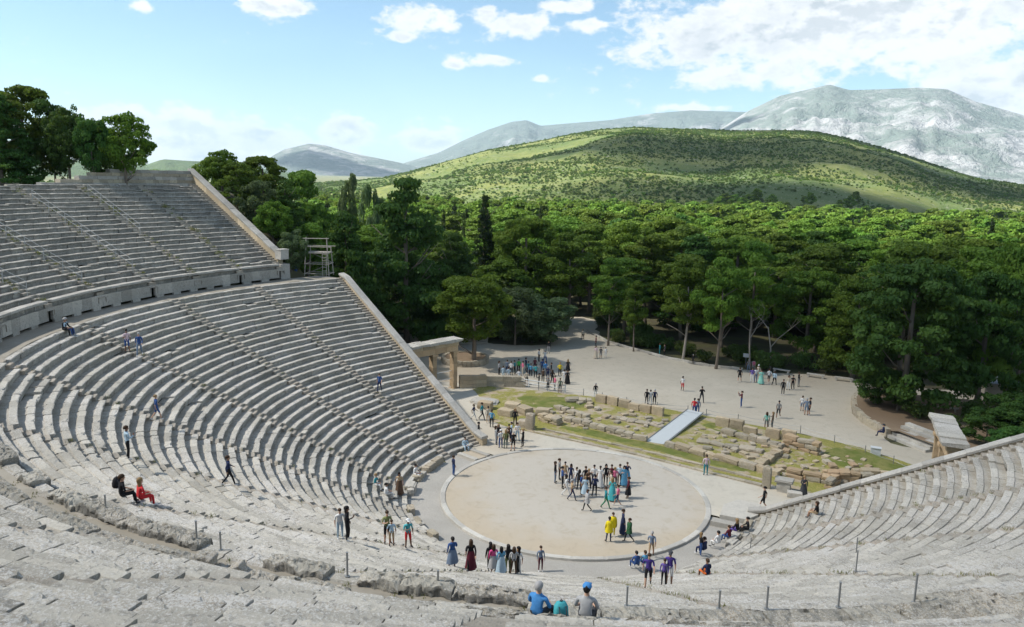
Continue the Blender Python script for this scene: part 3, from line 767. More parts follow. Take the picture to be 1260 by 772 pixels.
# end pier of the upper wall and the landing below it
x, y = along(fU, 39.3, .72); a = srot(UPP, SE)
m = MB(); m.box((x, y, ZLIP+.75), (1.15, 1.1, 1.7), -a, tint=.4, jit=.02); m.box((x, y, ZU+1.0), (1.0, .95, 1.0), -a, tint=.8, jit=.03)
m.box((x, y, ZU+1.52), (1.1, 1.05, .12), -a, tint=.7, jit=.02)
o = m.build('end_pier', M['coping'], eU)
# stepped back wall at the top left
e = empty('back_wall', (0, 0, 0), 0, 'ruined stepped wall of tan blocks behind the top row, left', 'wall')
rs = random.Random(9)
for lev in range(5):
    m = MB(); s = SE-.03; r = RU+NU*DU+.55+lev*.16; z = ZU+(NU-1)*HU-.2+lev*.36
    smax = [1.72, 1.55, 1.42, 1.32, 1.12][lev]
    while s < smax:
        L = rs.uniform(.8, 1.5)/(r*.22+6)*1.0
        x, y = spt(UPP, s+L/2, r); an = srot(UPP, s+L/2)
        x1, y1 = spt(UPP, s, r); x2, y2 = spt(UPP, s+L, r)
        wd = hypot(float(x2-x1), float(y2-y1))-.015
        m.box((float(x), float(y), z+.18), (wd, .75, .355), -an, tint=rs.random(), jit=.025); s += L
    m.build('stone_course', M['rubble'] if lev % 2 else M['coping'], e)

# ------------------------------------------------------------------ trees
def foliage(name, a, b_, trans=.40):
    m, nt, b = material(name)
    oi = nt.node('ShaderNodeObjectInfo')
    col = nt.mix(nt.attr('tint'), a, b_)
    hsv = nt.node('ShaderNodeHueSaturation'); nt.set(hsv.inputs['Color'], col)
    r = oi.outputs['Random']
    nt.set(hsv.inputs['Hue'], nt.math('ADD', nt.math('MULTIPLY', r, .035), .482))
    nt.set(hsv.inputs['Value'], nt.math('ADD', nt.math('MULTIPLY', r, .55), .75))
    nt.set(b.inputs['Base Color'], hsv.outputs[0]); b.inputs['Roughness'].default_value = .65
    t = nt.node('ShaderNodeBsdfTranslucent'); nt.set(t.inputs[0], nt.mix(.5, hsv.outputs[0], (.16, .24, .025)))
    ms_ = nt.node('ShaderNodeMixShader'); ms_.inputs[0].default_value = trans
    nt.l.new(b.outputs[0], ms_.inputs[1]); nt.l.new(t.outputs[0], ms_.inputs[2])
    nt.l.new(ms_.outputs[0], nt.n['Material Output'].inputs[0])
    return m
FM = {'pine': foliage('pine_needles', (.070, .135, .018), (.165, .25, .032)),
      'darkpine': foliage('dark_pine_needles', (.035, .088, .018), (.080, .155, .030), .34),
      'broad': foliage('broad_leaves', (.075, .15, .018), (.16, .27, .032), .42),
      'olive': foliage('grey_green_leaves', (.075, .115, .05), (.16, .21, .10)),
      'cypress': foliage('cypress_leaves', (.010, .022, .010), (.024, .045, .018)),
      'shrub': foliage('scrub_leaves', (.065, .115, .028), (.125, .17, .045))}
def clump_leaves(rg, C, R, n, ls, flat=1.0):
    """n leaf quads over ellipsoid shells: C (k,3), R (k,3)"""
    k = len(C); wts = (R[:, 0]*R[:, 1]); idx = rg.choice(k, n, p=wts/wts.sum())
    d = rg.normal(size=(n, 3)); d /= np.linalg.norm(d, axis=1)[:, None]
    d[:, 2] = np.where(rg.random(n) < .45, np.abs(d[:, 2]), d[:, 2])
    rad = rg.uniform(.70, 1.08, (n, 1))
    P_ = C[idx]+d*R[idx]*rad
    nrm = d*np.array([1, 1, 1.3])+rg.normal(size=(n, 3))*.65; nrm /= np.linalg.norm(nrm, axis=1)[:, None]
    a = np.cross(nrm, rg.normal(size=(n, 3))); a /= np.linalg.norm(a, axis=1)[:, None]
    b_ = np.cross(nrm, a); s = ls*rg.uniform(.6, 1.3, (n, 1))
    V = np.stack([P_-a*s-b_*s*.5, P_+a*s-b_*s*.5, P_+a*s*.7+b_*s*.6, P_-a*s*.7+b_*s*.6], 1)
    return V.reshape(-1, 3), np.repeat(idx, 4)
def crown_data(kind, seed, n=7000, ls=.20):
    rg = np.random.default_rng(seed); C = []; R = []
    def add(x, y, z, r, rz): C.append((x, y, z)); R.append((r*rg.uniform(.85, 1.2), r*rg.uniform(.85, 1.2), rz))
    if kind in ('pine', 'umbrella'):
        nb = 46
        for i in range(nb):
            t = rg.uniform(0, 2*pi); h = rg.random()
            prof = (1-(abs(h-.35)/.68)**2.2) if h > .35 else (.55+.45*h/.35)
            rr = 3.7*max(.12, prof)*sqrt(rg.uniform(.12, 1))
            add(rr*cos(t), rr*sin(t), 5.2+h*6.6+rg.normal()*.25, rg.uniform(.75, 1.35), rg.uniform(.35, .62))
    elif kind == 'fullpine':
        for i in range(95):
            h = rg.random()**.85; t = rg.uniform(0, 2*pi); prof = sqrt(max(.05, 1-((h-.38)/.66)**2)); rr = 4.5*prof*sqrt(rg.uniform(.25, 1))
            add(rr*cos(t), rr*sin(t), 1.7+h*9.6, rg.uniform(.7, 1.3), rg.uniform(.38, .62))
    elif kind == 'bigpine':
        for lev in range(13):
            h = lev/12; R_ = 4.6*(1-h)**.75+.5
            for i in range(int(3+R_*2.3)):
                t = rg.uniform(0, 2*pi); rr = R_*rg.uniform(.35, 1.08)
                add(rr*cos(t), rr*sin(t), 1.6+h*10.2-rr*.10+rg.normal()*.2, rg.uniform(.7, 1.35), rg.uniform(.28, .5))
    elif kind == 'broad':
        for i in range(95):
            d = rg.normal(size=3); d /= np.linalg.norm(d); q = rg.uniform(.35, 1)**.5
            add(d[0]*4.2*q, d[1]*4.2*q, 7.2+d[2]*3.7*q, rg.uniform(.6, 1.05), rg.uniform(.45, .75))
    elif kind == 'olive':
        for i in range(44):
            d = rg.normal(size=3); d /= np.linalg.norm(d); q = rg.uniform(.3, 1)**.5
            add(d[0]*4.6*q, d[1]*4.6*q, 6.0+d[2]*4.9*q, rg.uniform(.8, 1.3), rg.uniform(.7, 1.1))
    elif kind == 'cypress':
        for i in range(60):
            h = rg.random(); t = rg.uniform(0, 2*pi); rr = (1.35*(1-h)**.6+.15)*rg.uniform(.2, 1)
            add(rr*cos(t), rr*sin(t), .9+h*10.9, .45*(1-h*.5), rg.uniform(.5, .8))
    elif kind == 'spruce':
        for lev in range(20):
            h = lev/19; R_ = 2.6*(1-h)**.9+.2
            for i in range(int(3+R_*3)):
                t = rg.uniform(0, 2*pi); rr = R_*rg.uniform(.3, 1.1)
                add(rr*cos(t), rr*sin(t), 1.2+h*10.6-rr*.18, rg.uniform(.35, .6), rg.uniform(.2, .36))
    elif kind == 'shrub':
        for i in range(16):
            t = rg.uniform(0, 2*pi); rr = rg.uniform(0, 1)
            add(rr*cos(t), rr*sin(t), rg.uniform(.35, 1.25), rg.uniform(.35, .6), rg.uniform(.3, .5))
    C = np.array(C); R = np.array(R)
    V, idx = clump_leaves(rg, C, R, n, ls)
    tint = np.clip(rg.normal(.45, .25, len(C)), 0, 1)[idx]+np.repeat(rg.normal(0, .12, len(idx)//4), 4)
    F = np.arange(len(V)).reshape(-1, 4)
    return V, F, np.clip(tint, 0, 1)
CROWN = {}
KMAT = {'fullpine': 'pine', 'pine': 'pine', 'umbrella': 'pine', 'bigpine': 'darkpine', 'broad': 'broad', 'olive': 'olive', 'cypress': 'cypress', 'spruce': 'cypress', 'shrub': 'shrub'}
def crown_mesh(kind, v, n=None, ls=None, mat=None):
    key = (kind, v, mat)
    if key not in CROWN:
        N = n or {'bigpine': 20000, 'fullpine': 19000, 'pine': 13000, 'broad': 15000, 'olive': 10000, 'cypress': 5000, 'spruce': 8000, 'shrub': 1500}[kind]
        V, F, t = crown_data(kind, hash((kind, v)) % 1 + v*31+sum(map(ord, kind)), N, ls or {'shrub': .09, 'bigpine': .15, 'fullpine': .16, 'pine': .16, 'broad': .16, 'cypress': .15, 'spruce': .15}.get(kind, .19))
        CROWN[key] = mesh_data('crown', V, F, [FM[mat or KMAT[kind]]], attrs={'tint': t})
    return CROWN[key]
TRUNK = {}
def trunk_mesh(kind, v, mat):
    key = (kind, v, mat)
    if key not in TRUNK:
        rg = random.Random(v*7+len(kind)); m = MB()
        H = {'fullpine': 9.6, 'pine': 9.2, 'bigpine': 11, 'broad': 6.5, 'olive': 5, 'cypress': 10, 'spruce': 11, 'shrub': .6}[kind]
        r0 = {'fullpine': .34, 'pine': .24, 'bigpine': .30, 'broad': .32, 'olive': .22, 'cypress': .16, 'spruce': .18, 'shrub': .05}[kind]
        bx, by = rg.uniform(-1, 1)*.9, rg.uniform(-1, 1)*.9
        if kind not in ('pine', 'broad'): bx *= .15; by *= .15
        pts = [(bx*sin(q*2.2)*.6, by*sin(q*2.6)*.6, -.4+q*(H+.4)) for q in np.linspace(0, 1, 9)]
        m.tube(pts, [r0*(1.35 if i == 0 else 1.0)*(1-.075*i) for i in range(9)], 8)
        if kind != 'shrub':
            for k_ in range({'pine': 9, 'broad': 8, 'bigpine': 12}.get(kind, 5)):
                i = rg.randint(3, 7) if kind != 'broad' else rg.randint(2, 6)
                p = Vector(pts[i]); t = rg.uniform(0, 2*pi); L = rg.uniform(1.6, 3.3)
                a = p+Vector((cos(t)*L*.45, sin(t)*L*.45, L*.25)); b_ = p+Vector((cos(t)*L, sin(t)*L, L*rg.uniform(.45, .9)))
                m.tube([p, a, b_], [r0*.26, r0*.18, r0*.06], 5)
        TRUNK[key] = m.data('trunk', M[mat], smooth=True)
    return TRUNK[key]
def tree(kind, x, y, z, h, wsc, v, label, group=None, name=None, mat=None, bark='bark', rz=None, cat='tree'):
    """h: height in metres; wsc: crown radius in metres"""
    nat = {'fullpine': (11.8, 5.2), 'pine': (12.2, 4.6), 'bigpine': (12.3, 5.5), 'broad': (11.3, 5.0), 'olive': (11.3, 5.4), 'cypress': (12.2, 1.9), 'spruce': (12.1, 2.9), 'shrub': (1.65, 1.45)}[kind]
    e = empty(name or {'fullpine': 'pine_tree', 'pine': 'pine_tree', 'bigpine': 'pine_tree', 'broad': 'leafy_tree', 'olive': 'olive_tree', 'cypress': 'cypress_tree', 'spruce': 'fir_tree', 'shrub': 'shrub'}[kind], (x, y, z), random.uniform(0, 6.28) if rz is None else rz, label, cat, group)
    sz = h/nat[0]; sx = wsc/nat[1]
    e.scale = (sx, sx, sz)
    link('crown', crown_mesh(kind, v, mat=mat), e); link('trunk', trunk_mesh(kind, v, bark), e)
    return e
def gz(x, y): return float(ground_h(x, y))
PROM = []
def big(kind, t, D, top, wsc, v, label, zb=None, **kw):
    """a prominent tree: bearing t (deg left of north from the viewpoint terrace), distance D, height of its top above the orchestra"""
    x, y = bearing_pt(t, D); z = gz(x, y) if zb is None else zb
    PROM.append((x, y, wsc)); return tree(kind, x, y, z-.1, top-z+.1, wsc, v, label, **kw)
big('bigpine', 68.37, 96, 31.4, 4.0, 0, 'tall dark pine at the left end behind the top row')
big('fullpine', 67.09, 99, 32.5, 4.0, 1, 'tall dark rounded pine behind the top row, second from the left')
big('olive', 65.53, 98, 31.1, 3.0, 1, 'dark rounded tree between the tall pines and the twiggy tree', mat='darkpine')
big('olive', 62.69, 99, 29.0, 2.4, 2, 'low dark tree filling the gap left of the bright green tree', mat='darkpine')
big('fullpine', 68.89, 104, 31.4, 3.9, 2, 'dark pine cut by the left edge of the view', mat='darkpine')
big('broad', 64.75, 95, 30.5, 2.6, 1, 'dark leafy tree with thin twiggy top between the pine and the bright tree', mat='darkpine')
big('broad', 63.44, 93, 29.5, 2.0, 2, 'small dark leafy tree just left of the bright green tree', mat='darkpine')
big('broad', 61.47, 94, 30.0, 3.2, 0, 'bright green rounded leafy tree behind the top row')
big('broad', 56.06, 135, 26.2, 5.3, 3, 'dark green leafy tree rising behind the upper retaining wall', mat='pine')
big('broad', 53.63, 130, 25.9, 4.4, 1, 'wide leafy tree right of the upper retaining wall', mat='pine')
big('bigpine', 54.93, 118, 21.8, 4.4, 2, 'dark pine against the slope of the upper retaining wall')
big('olive', 50.64, 100, 18.0, 3.9, 0, 'round dull green bushy tree behind the wooden scaffold')
big('pine', 50.15, 128, 24.2, 6.2, 1, 'wide rounded pine standing above the bushy tree')
big('pine', 52.51, 118, 21.6, 4.3, 2, 'green pine between the upper wall and the round bushy tree')
big('olive', 46.98, 150, 24.3, 2.5, 1, 'thin pale tree poking above the pines')
big('olive', 45.25, 145, 24.2, 2.7, 2, 'narrow grey green tree poking above the pines')
big('bigpine', 42.79, 108, 23.9, 8.3, 3, 'largest dark layered pine behind the lower retaining wall')
big('bigpine', 47.20, 104, 19.3, 5.4, 0, 'dark layered pine directly right of the scaffold')
big('bigpine', 39.20, 113, 15.9, 5.5, 1, 'dark layered pine behind the leafy plaza tree')
big('spruce', 37.00, 128, 20.9, 3.2, 0, 'tall slim dark fir standing above the pines')
big('cypress', 40.06, 190, 15.9, 1.4, 1, 'slim dark cypress beside the layered pine')
big('cypress', 38.55, 180, 15.7, 1.1, 2, 'slim dark cypress left of the tall fir')
big('fullpine', 33.89, 124, 17.6, 6.8, 3, 'broad rounded pine right of the tall fir')
big('pine', 30.70, 120, 15.2, 5.6, 0, 'rounded pine above the grey green trees')
big('broad', 37.71, 96, 12.2, 5.7, 2, 'spreading leafy tree growing in the round walled bed', bark='bark')
big('olive', 34.56, 108, 8.7, 4.6, 3, 'grey green bushy tree left of the group on the plaza')
big('olive', 32.03, 110, 7.6, 4.5, 0, 'grey green bushy tree right beside the plaza edge')
big('pine', 27.44, 110, 12.8, 3.3, 1, 'slim trunked pine on the far edge of the plaza, leftmost of its row')
big('pine', 25.51, 107, 10.1, 2.5, 2, 'small crowned pine with straight trunk on the plaza edge')
big('pine', 21.88, 103, 13.5, 3.9, 0, 'pine with curved pale trunk on the plaza edge', bark='bark_pale')
big('pine', 19.42, 100, 14.4, 3.9, 3, 'pine with bare dead lower branches on the plaza edge')
big('pine', 17.16, 106, 16.2, 4.9, 1, 'tall leaning pine right of the pine with dead branches')
big('pine', 24.73, 128, 15.0, 5.9, 2, 'rounded pine behind the plaza edge row')
big('fullpine', 13.34, 110, 12.8, 5.2, 2, 'dark pine behind the stone benches')
big('fullpine', 10.16, 103, 12.3, 4.6, 0, 'green pine behind the right end of the plaza')
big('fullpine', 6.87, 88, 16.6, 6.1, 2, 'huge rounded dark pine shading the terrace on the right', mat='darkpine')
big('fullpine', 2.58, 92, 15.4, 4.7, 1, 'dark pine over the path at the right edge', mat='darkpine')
big('fullpine', 1.07, 95, 18.3, 4.2, 3, 'dark layered pine cut by the right edge of the view')
big('broad', 56.77, 104, 22.1, 2.0, 2, 'leafy tree right against the foot of the upper retaining wall', mat='pine')
big('pine', 55.48, 100, 18.9, 2.4, 3, 'green pine below the slope of the upper retaining wall')
big('olive', 53.67, 97, 18.3, 2.5, 1, 'dull green bushy tree next to the end pier of the upper wall')
big('broad', 52.12, 104, 18.8, 2.5, 0, 'dark leafy tree between the end pier and the round bushy tree', mat='darkpine')
big('olive', 55.89, 92, 15.8, 1.6, 2, 'small bushy tree close under the upper retaining wall')
big('cypress', 3.24, 190, 14.4, 1.4, 0, 'slim dark cypress near the right edge')
big('cypress', 11.05, 230, 15.2, 1.3, 3, 'small dark cypress against the foot of the hill')
for i, (r_, off, h_, k_) in enumerate([(41, 3.2, 5.0, 'olive'), (44.5, 3.4, 6.0, 'broad'), (48, 3.6, 6.5, 'olive'), (51.5, 3.8, 6.0, 'fullpine'), (55, 4.0, 5.5, 'broad'), (43, 7, 7.5, 'fullpine'), (47.5, 7.5, 8.5, 'bigpine'), (52.5, 8, 8, 'fullpine')]):
    x, y = along(fU, r_, off); z = gz(x, y); PROM.append((x, y, 2.5))
    tree(k_, x, y, z-.1, h_, h_*.42, i % 4, 'bushy tree close outside the upper retaining wall, %s counting uphill' % ORD[i], group='trees outside the upper retaining wall', mat={'broad': 'pine'}.get(k_))
for i, (x, y, h_, w_, k_) in enumerate([(13.9, 38.8, 4.2, 2.6, 'olive'), (16.2, 37.6, 2.6, 1.9, 'broad'), (15.0, 41.8, 3.6, 2.4, 'broad'), (18.2, 36.2, 1.8, 1.6, 'shrub'), (21.5, 33.5, 1.6, 1.8, 'shrub'), (24.5, 31.5, 3.4, 2.6, 'olive'), (27.5, 33.0, 4.4, 3.2, 'broad'), (29.0, 29.0, 4.0, 3.0, 'olive'), (26.0, 36.5, 4.2, 3.0, 'olive'), (31.5, 34.5, 5.5, 3.6, 'broad'), (27.0, 26.6, 3.4, 2.6, 'broad'), (31.5, 30.0, 5.0, 3.2, 'olive'), (23.0, 38.5, 2.2, 2.0, 'shrub')]):
    PROM.append((x, y, 2)); tree(k_, x+.35, y+.5, .7, h_, w_, i % 3, 'dark bush on the shaded terrace beneath the huge pine, %s from the left' % ORD[i], group='bushes on the shaded terrace', cat='shrub', name='bush', mat=None if k_ == 'shrub' else 'darkpine')
def dead_tree(t, D, z, h, sd_, label):
    rg = random.Random(sd_); x, y = bearing_pt(t, D); m = MB()
    def br(p, d, L, r, lev):
        q = p+d*L*.5+Vector((rg.uniform(-.1, .1)*L, rg.uniform(-.1, .1)*L, 0)); e_ = q+(d+Vector((rg.uniform(-.3, .3), rg.uniform(-.3, .3), rg.uniform(-.1, .2)))).normalized()*L*.5
        m.tube([p, q, e_], [r, r*.75, r*.45], 5)
        if lev < 3:
            for k_ in range(rg.randint(2, 4)):
                dd = (d*.6+Vector((rg.uniform(-1, 1), rg.uniform(-1, 1), rg.uniform(-.1, .8)))).normalized(); br(q.lerp(e_, rg.random()), dd, L*rg.uniform(.45, .7), r*.45, lev+1)
    br(Vector((0, 0, 0)), Vector((0, 0, 1)), h, .14, 0)
    prop(m.build('dead_tree', M['bark_pale'], None, (x, y, z)), label, 'tree')
dead_tree(17.0, 101.5, 0, 5.2, 3, 'bare pale dead tree at the wood edge, left of two'); dead_tree(15.6, 102, 0, 5.6, 8, 'bare pale dead tree at the wood edge, right of two')
# random forest round the plaza and down the slope behind the left wall
def inside(pts, x, y):
    c = False; j = len(pts)-1
    for i in range(len(pts)):
        xi, yi = pts[i]; xj, yj = pts[j]
        if (yi > y) != (yj > y) and x < (xj-xi)*(y-yi)/(yj-yi)+xi: c = not c
        j = i
    return c
PATHP = [(13, 43), (22, 47), (33, 51), (45, 55), (60, 60), (60, 66), (43, 61), (30, 57), (20, 54), (12, 50)]
def near_poly(pts, x, y, m):
    if inside(pts, x, y): return True
    for i in range(16):
        if inside(pts, x+m*cos(i*pi/8), y+m*sin(i*pi/8)): return True
    return False
def forest_ok(x, y, m=4.2):
    if near_poly(PLAZA, x, y, m) or near_poly(PATHP, x, y, 2.5): return False
    if y < 3.5+np.clip(abs(x)-12, 0, 60)*.17+10: return False
    if -34 < x < 26 and y < 26: return False
    if 14 < x < 40 and y < 48: return False
    return True
rs = random.Random(21); placed = [(a[0], a[1]) for a in PROM]; cnt_ = 0; tries = 0
LBL = {'fullpine': 'deep crowned green pine in the wood beyond the plaza', 'pine': 'green rounded pine among the many pines of the wood beyond the plaza', 'broad': 'light green leafy tree among the pines of the wood', 'olive': 'grey green tree among the darker pines of the wood', 'cypress': 'slim dark cypress rising among the pines of the wood', 'bigpine': 'dark green layered pine in the wood beyond the plaza'}
while cnt_ < 262 and tries < 60000:
    tries += 1
    t = rs.uniform(-3, 63); D = sqrt(rs.uniform(88**2, 262**2))
    if t > 48: D = min(D, 200)
    x, y = bearing_pt(t, D)
    if not forest_ok(x, y): continue
    md = 6.0+(D-90)*.020
    if any((x-a)**2+(y-b_)**2 < md*md for a, b_ in placed): continue
    k = rs.choices(['pine', 'fullpine', 'bigpine', 'broad', 'olive', 'cypress'], [44, 26, 10, 7, 9, 3 if D > 120 else 0])[0]
    z = gz(x, y)
    h = rs.uniform(11, 17) if k != 'olive' else rs.uniform(8, 11)
    if t > 44: h = min(h, 24.5-z-rs.uniform(0, 3.5)) if z < 18 else rs.uniform(5, 7)
    if h < 4: continue
    if k == 'cypress': h *= 1.12
    wsc = h/12*{'fullpine': 5.9, 'pine': rs.uniform(4.6, 6.8), 'bigpine': 5.2, 'broad': 4.8, 'olive': 5.2, 'cypress': 1.5}[k]
    tree(k, x, y, z-.1, h, wsc, rs.randint(0, 3), LBL[k], group='trees of the wood beyond the plaza', bark='bark')
    placed.append((x, y)); cnt_ += 1
# undergrowth along the edge of the wood
cnt_ = 0; tries = 0
while cnt_ < 90 and tries < 20000:
    tries += 1
    t = rs.uniform(-2, 52); D = rs.uniform(88, 135); x, y = bearing_pt(t, D)
    if not forest_ok(x, y, 1.2) or forest_ok(x, y, 7.5): continue
    s_ = rs.uniform(.9, 2.3)
    tree('shrub', x, y, gz(x, y)-.1, s_*1.3, s_, rs.randint(0, 2), 'dark bushy undergrowth at the edge of the wood', group='bushes along the edge of the wood', cat='shrub'); cnt_ += 1

# far wood and hillside scrub: uncountable masses, scattered as instances
def scatter(name, P_, S_, protos, label):
    me = bpy.data.meshes.new(name); me.vertices.add(len(P_)); me.vertices.foreach_set('co', np.asarray(P_, np.float32).ravel())
    for k, a in (('scl', S_), ('rot', RNG.uniform(0, 6.28, len(P_)))):
        at = me.attributes.new(k, 'FLOAT', 'POINT'); at.data.foreach_set('value', np.asarray(a, np.float32))
    col = bpy.data.collections.new(name+'_kinds')
    for i, (pm, sc_) in enumerate(protos):
        po = bpy.data.objects.new(name+'_form', pm); po.scale = sc_; col.objects.link(po)
    o = link(name, me); ng = bpy.data.node_groups.new(name+'_scatter', 'GeometryNodeTree')
    ng.interface.new_socket('Geometry', in_out='INPUT', socket_type='NodeSocketGeometry'); ng.interface.new_socket('Geometry', in_out='OUTPUT', socket_type='NodeSocketGeometry')
    N = ng.nodes; L = ng.links; gi = N.new('NodeGroupInput'); go = N.new('NodeGroupOutput')
    ip = N.new('GeometryNodeInstanceOnPoints'); ci = N.new('GeometryNodeCollectionInfo'); ci.inputs['Collection'].default_value = col
    ci.inputs['Separate Children'].default_value = True; ci.inputs['Reset Children'].default_value = True
    ip.inputs['Pick Instance'].default_value = True
    na = N.new('GeometryNodeInputNamedAttribute'); na.data_type = 'FLOAT'; na.inputs['Name'].default_value = 'scl'
    nb = N.new('GeometryNodeInputNamedAttribute'); nb.data_type = 'FLOAT'; nb.inputs['Name'].default_value = 'rot'
    cx = N.new('ShaderNodeCombineXYZ'); ri = N.new('FunctionNodeRandomValue'); ri.data_type = 'INT'
    ri.inputs[4].default_value = 0; ri.inputs[5].default_value = len(protos)-1
    L.new(gi.outputs[0], ip.inputs['Points']); L.new(ci.outputs[0], ip.inputs['Instance']); L.new(na.outputs[0], ip.inputs['Scale'])
    L.new(nb.outputs[0], cx.inputs[2]); L.new(cx.outputs[0], ip.inputs['Rotation'])
    ii = [s_ for s_ in ri.outputs if s_.type == 'INT'][0]; L.new(ii, ip.inputs['Instance Index'])
    L.new(ip.outputs[0], go.inputs[0])
    md = o.modifiers.new('scatter', 'NODES'); md.node_group = ng
    prop(o, label, None, None, 'stuff'); return o
low = [(crown_mesh('pine', 10+i, 1500, .42), (1.15, 1.15, 1)) for i in range(3)]+[(crown_mesh('olive', 12, 1500, .42), (.8, .8, .8)), (crown_mesh('broad', 12, 1500, .42), (.9, .9, .85)), (crown_mesh('cypress', 12, 800, .3), (.9, .9, 1.05))]
low = low[:5]+low[:3]+low[:3]+low[5:]
def hill_z(x, y):
    dx, dy = x-CAM.x, y-CAM.y; D = np.hypot(dx, dy); t = np.degrees(np.arctan2(-dx, dy))
    return hill_h(t, D, x, y)
n = 4300; D = np.sqrt(RNG.uniform(215**2, 720**2, n)); t = RNG.uniform(-9, 50, n)
x = CAM.x-D*np.sin(np.radians(t)); y = CAM.y+D*np.cos(np.radians(t)); g1_ = ground_h(x, y); g2_ = np.where(D > 425, hill_z(x, y), -99); z = np.maximum(g1_, g2_)
dens = fbm(np.stack([x/45, y/45, 0*x], -1), 3)
keep = (RNG.random(n) < np.clip(1.0-(D-420-np.where(t < 20, 60, 0))/90, .0, 1))*(dens > -.35-(D < 400)*.5)*(D > 256+8*RNG.normal(size=n))
x, y, z, D = x[keep], y[keep], z[keep], D[keep]
scatter('far_wood', np.stack([x, y, z-.3], -1), RNG.uniform(.85, 1.5, len(x))*np.where(D > 480, .72, 1), low, 'dense far wood of pines filling the valley floor below the hill')
sh = [(crown_mesh('shrub', 20+i, 90, .26, m_), (1, 1, .8)) for i, m_ in enumerate(('shrub', 'shrub', 'pine', 'olive', 'darkpine'))]
n = 95000; D = np.sqrt(RNG.uniform(435**2, 1345**2, n)); t = RNG.uniform(-9, 50, n)
x = CAM.x-D*np.sin(np.radians(t)); y = CAM.y+D*np.cos(np.radians(t)); z = hill_z(x, y)
dens = fbm(np.stack([x/70, y/70, 0*x+4], -1), 4)+.35*(t < 22)*0+.4*((t < 24) & (D > 700))
keep = (dens+.25*(D < 640) > RNG.normal(.10, .26, n))&(z > ground_h(x, y)-1)
scatter('hillside_scrub', np.stack([x, y, z-.2], -1)[keep], np.where(RNG.random(keep.sum()) < .12, RNG.uniform(1., 1.7, keep.sum()), RNG.uniform(.3, .95, keep.sum())), sh, 'olive green scrub dotting the slopes of the near hill')
n = 2500; D = np.sqrt(RNG.uniform(170**2, 1500**2, n)); t = RNG.uniform(44, 75, n)
x = CAM.x-D*np.sin(np.radians(t)); y = CAM.y+D*np.cos(np.radians(t)); z = ground_h(x, y)
keep = z < 9
scatter('valley_wood', np.stack([x, y, z-.3], -1)[keep], RNG.uniform(.6, 1.0, keep.sum()), low, 'belt of dark trees across the valley floor on the left')

# ------------------------------------------------------------------ stones
_before = set(COL.objects)
def rock_data(name, mat, seed, blocky=.6, n=7):
    """a weathered block: unit size, subdivided and worn"""
    bm = []; V = []; F = []; idx = {}
    def vid(p):
        k = tuple(np.round(p, 5))
        if k not in idx: idx[k] = len(V); V.append(p)
        return idx[k]
    g = np.linspace(-1, 1, n)
    for ax in range(3):
        for sg in (-1, 1):
            for i in range(n-1):
                for j in range(n-1):
                    q = []
                    for (a, b_) in ((g[i], g[j]), (g[i+1], g[j]), (g[i+1], g[j+1]), (g[i], g[j+1])):
                        p = [0, 0, 0]; p[ax] = sg; p[(ax+1) % 3] = a; p[(ax+2) % 3] = b_; q.append(vid(p))
                    F.append(q if sg > 0 else q[::-1])
    V = np.array(V, float); nn = np.linalg.norm(V, axis=1)[:, None]
    rnd = V/nn*1.15; V = V*blocky+rnd*(1-blocky)
    d = fbm(V*1.1+seed*7.7, 3); d2 = fbm(V*3.1+seed*3.3, 2)
    V = V*(1+(.14*d+.05*d2)[:, None]*(1.5-blocky)); V *= .5
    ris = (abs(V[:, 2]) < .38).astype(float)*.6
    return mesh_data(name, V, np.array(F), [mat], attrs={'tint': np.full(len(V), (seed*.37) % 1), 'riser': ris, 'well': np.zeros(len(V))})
ROCK = {(m_, v): rock_data('stone', M[m_], v+1, {'rubble': .72, 'tan_stone': .86, 'orange_stone': .85, 'pale_slab': .9}[m_]) for m_ in ('rubble', 'tan_stone', 'orange_stone', 'pale_slab') for v in range(4)}
def rock(name, m_, x, y, z, size, rz, v, label, cat='stone block', group=None, tilt=(0, 0)):
    o = link(name, ROCK[(m_, v)]); o.location = (x, y, z+size[2]*.42); o.rotation_euler = (tilt[0], tilt[1], rz); o.scale = size
    return prop(o, label, cat, group)
ZR = ZF+.03
ROCK[('dome', 0)] = rock_data('stone', M['pale_slab'], 9, .35, 12)
rs = random.Random(4)
# upright slabs along the back of the stage building
for i, (x, y) in enumerate([(-10.4, 22.4), (-9.0, 22.4), (-7.6, 22.35), (-6.4, 22.25), (-5.1, 22.2), (-3.7, 22.15)]):
    rock('standing_block', 'tan_stone', x, y, ZR, (1.22, .55, [.95, 1.0, .9, .75, .9, 1.0][i]), rs.uniform(-.05, .05), i % 4, 'upright tan slab in the row left of the ramp, %s from its left end' % ORD[i], 'stone slab', 'upright slabs behind the stage ruins')
for i, (x, y) in enumerate([(2.9, 22.75), (4.3, 22.75), (5.8, 22.2), (7.9, 22.4), (9.3, 22.6)]):
    rock('standing_block', 'tan_stone', x, y, ZR, (1.3, .6, [1.0, 1.05, .75, 1.0, 1.1][i]), rs.uniform(-.08, .08), (i+1) % 4, 'upright tan slab in the row right of the ramp, %s from the ramp' % ORD[i], 'stone slab', 'upright slabs behind the stage ruins')
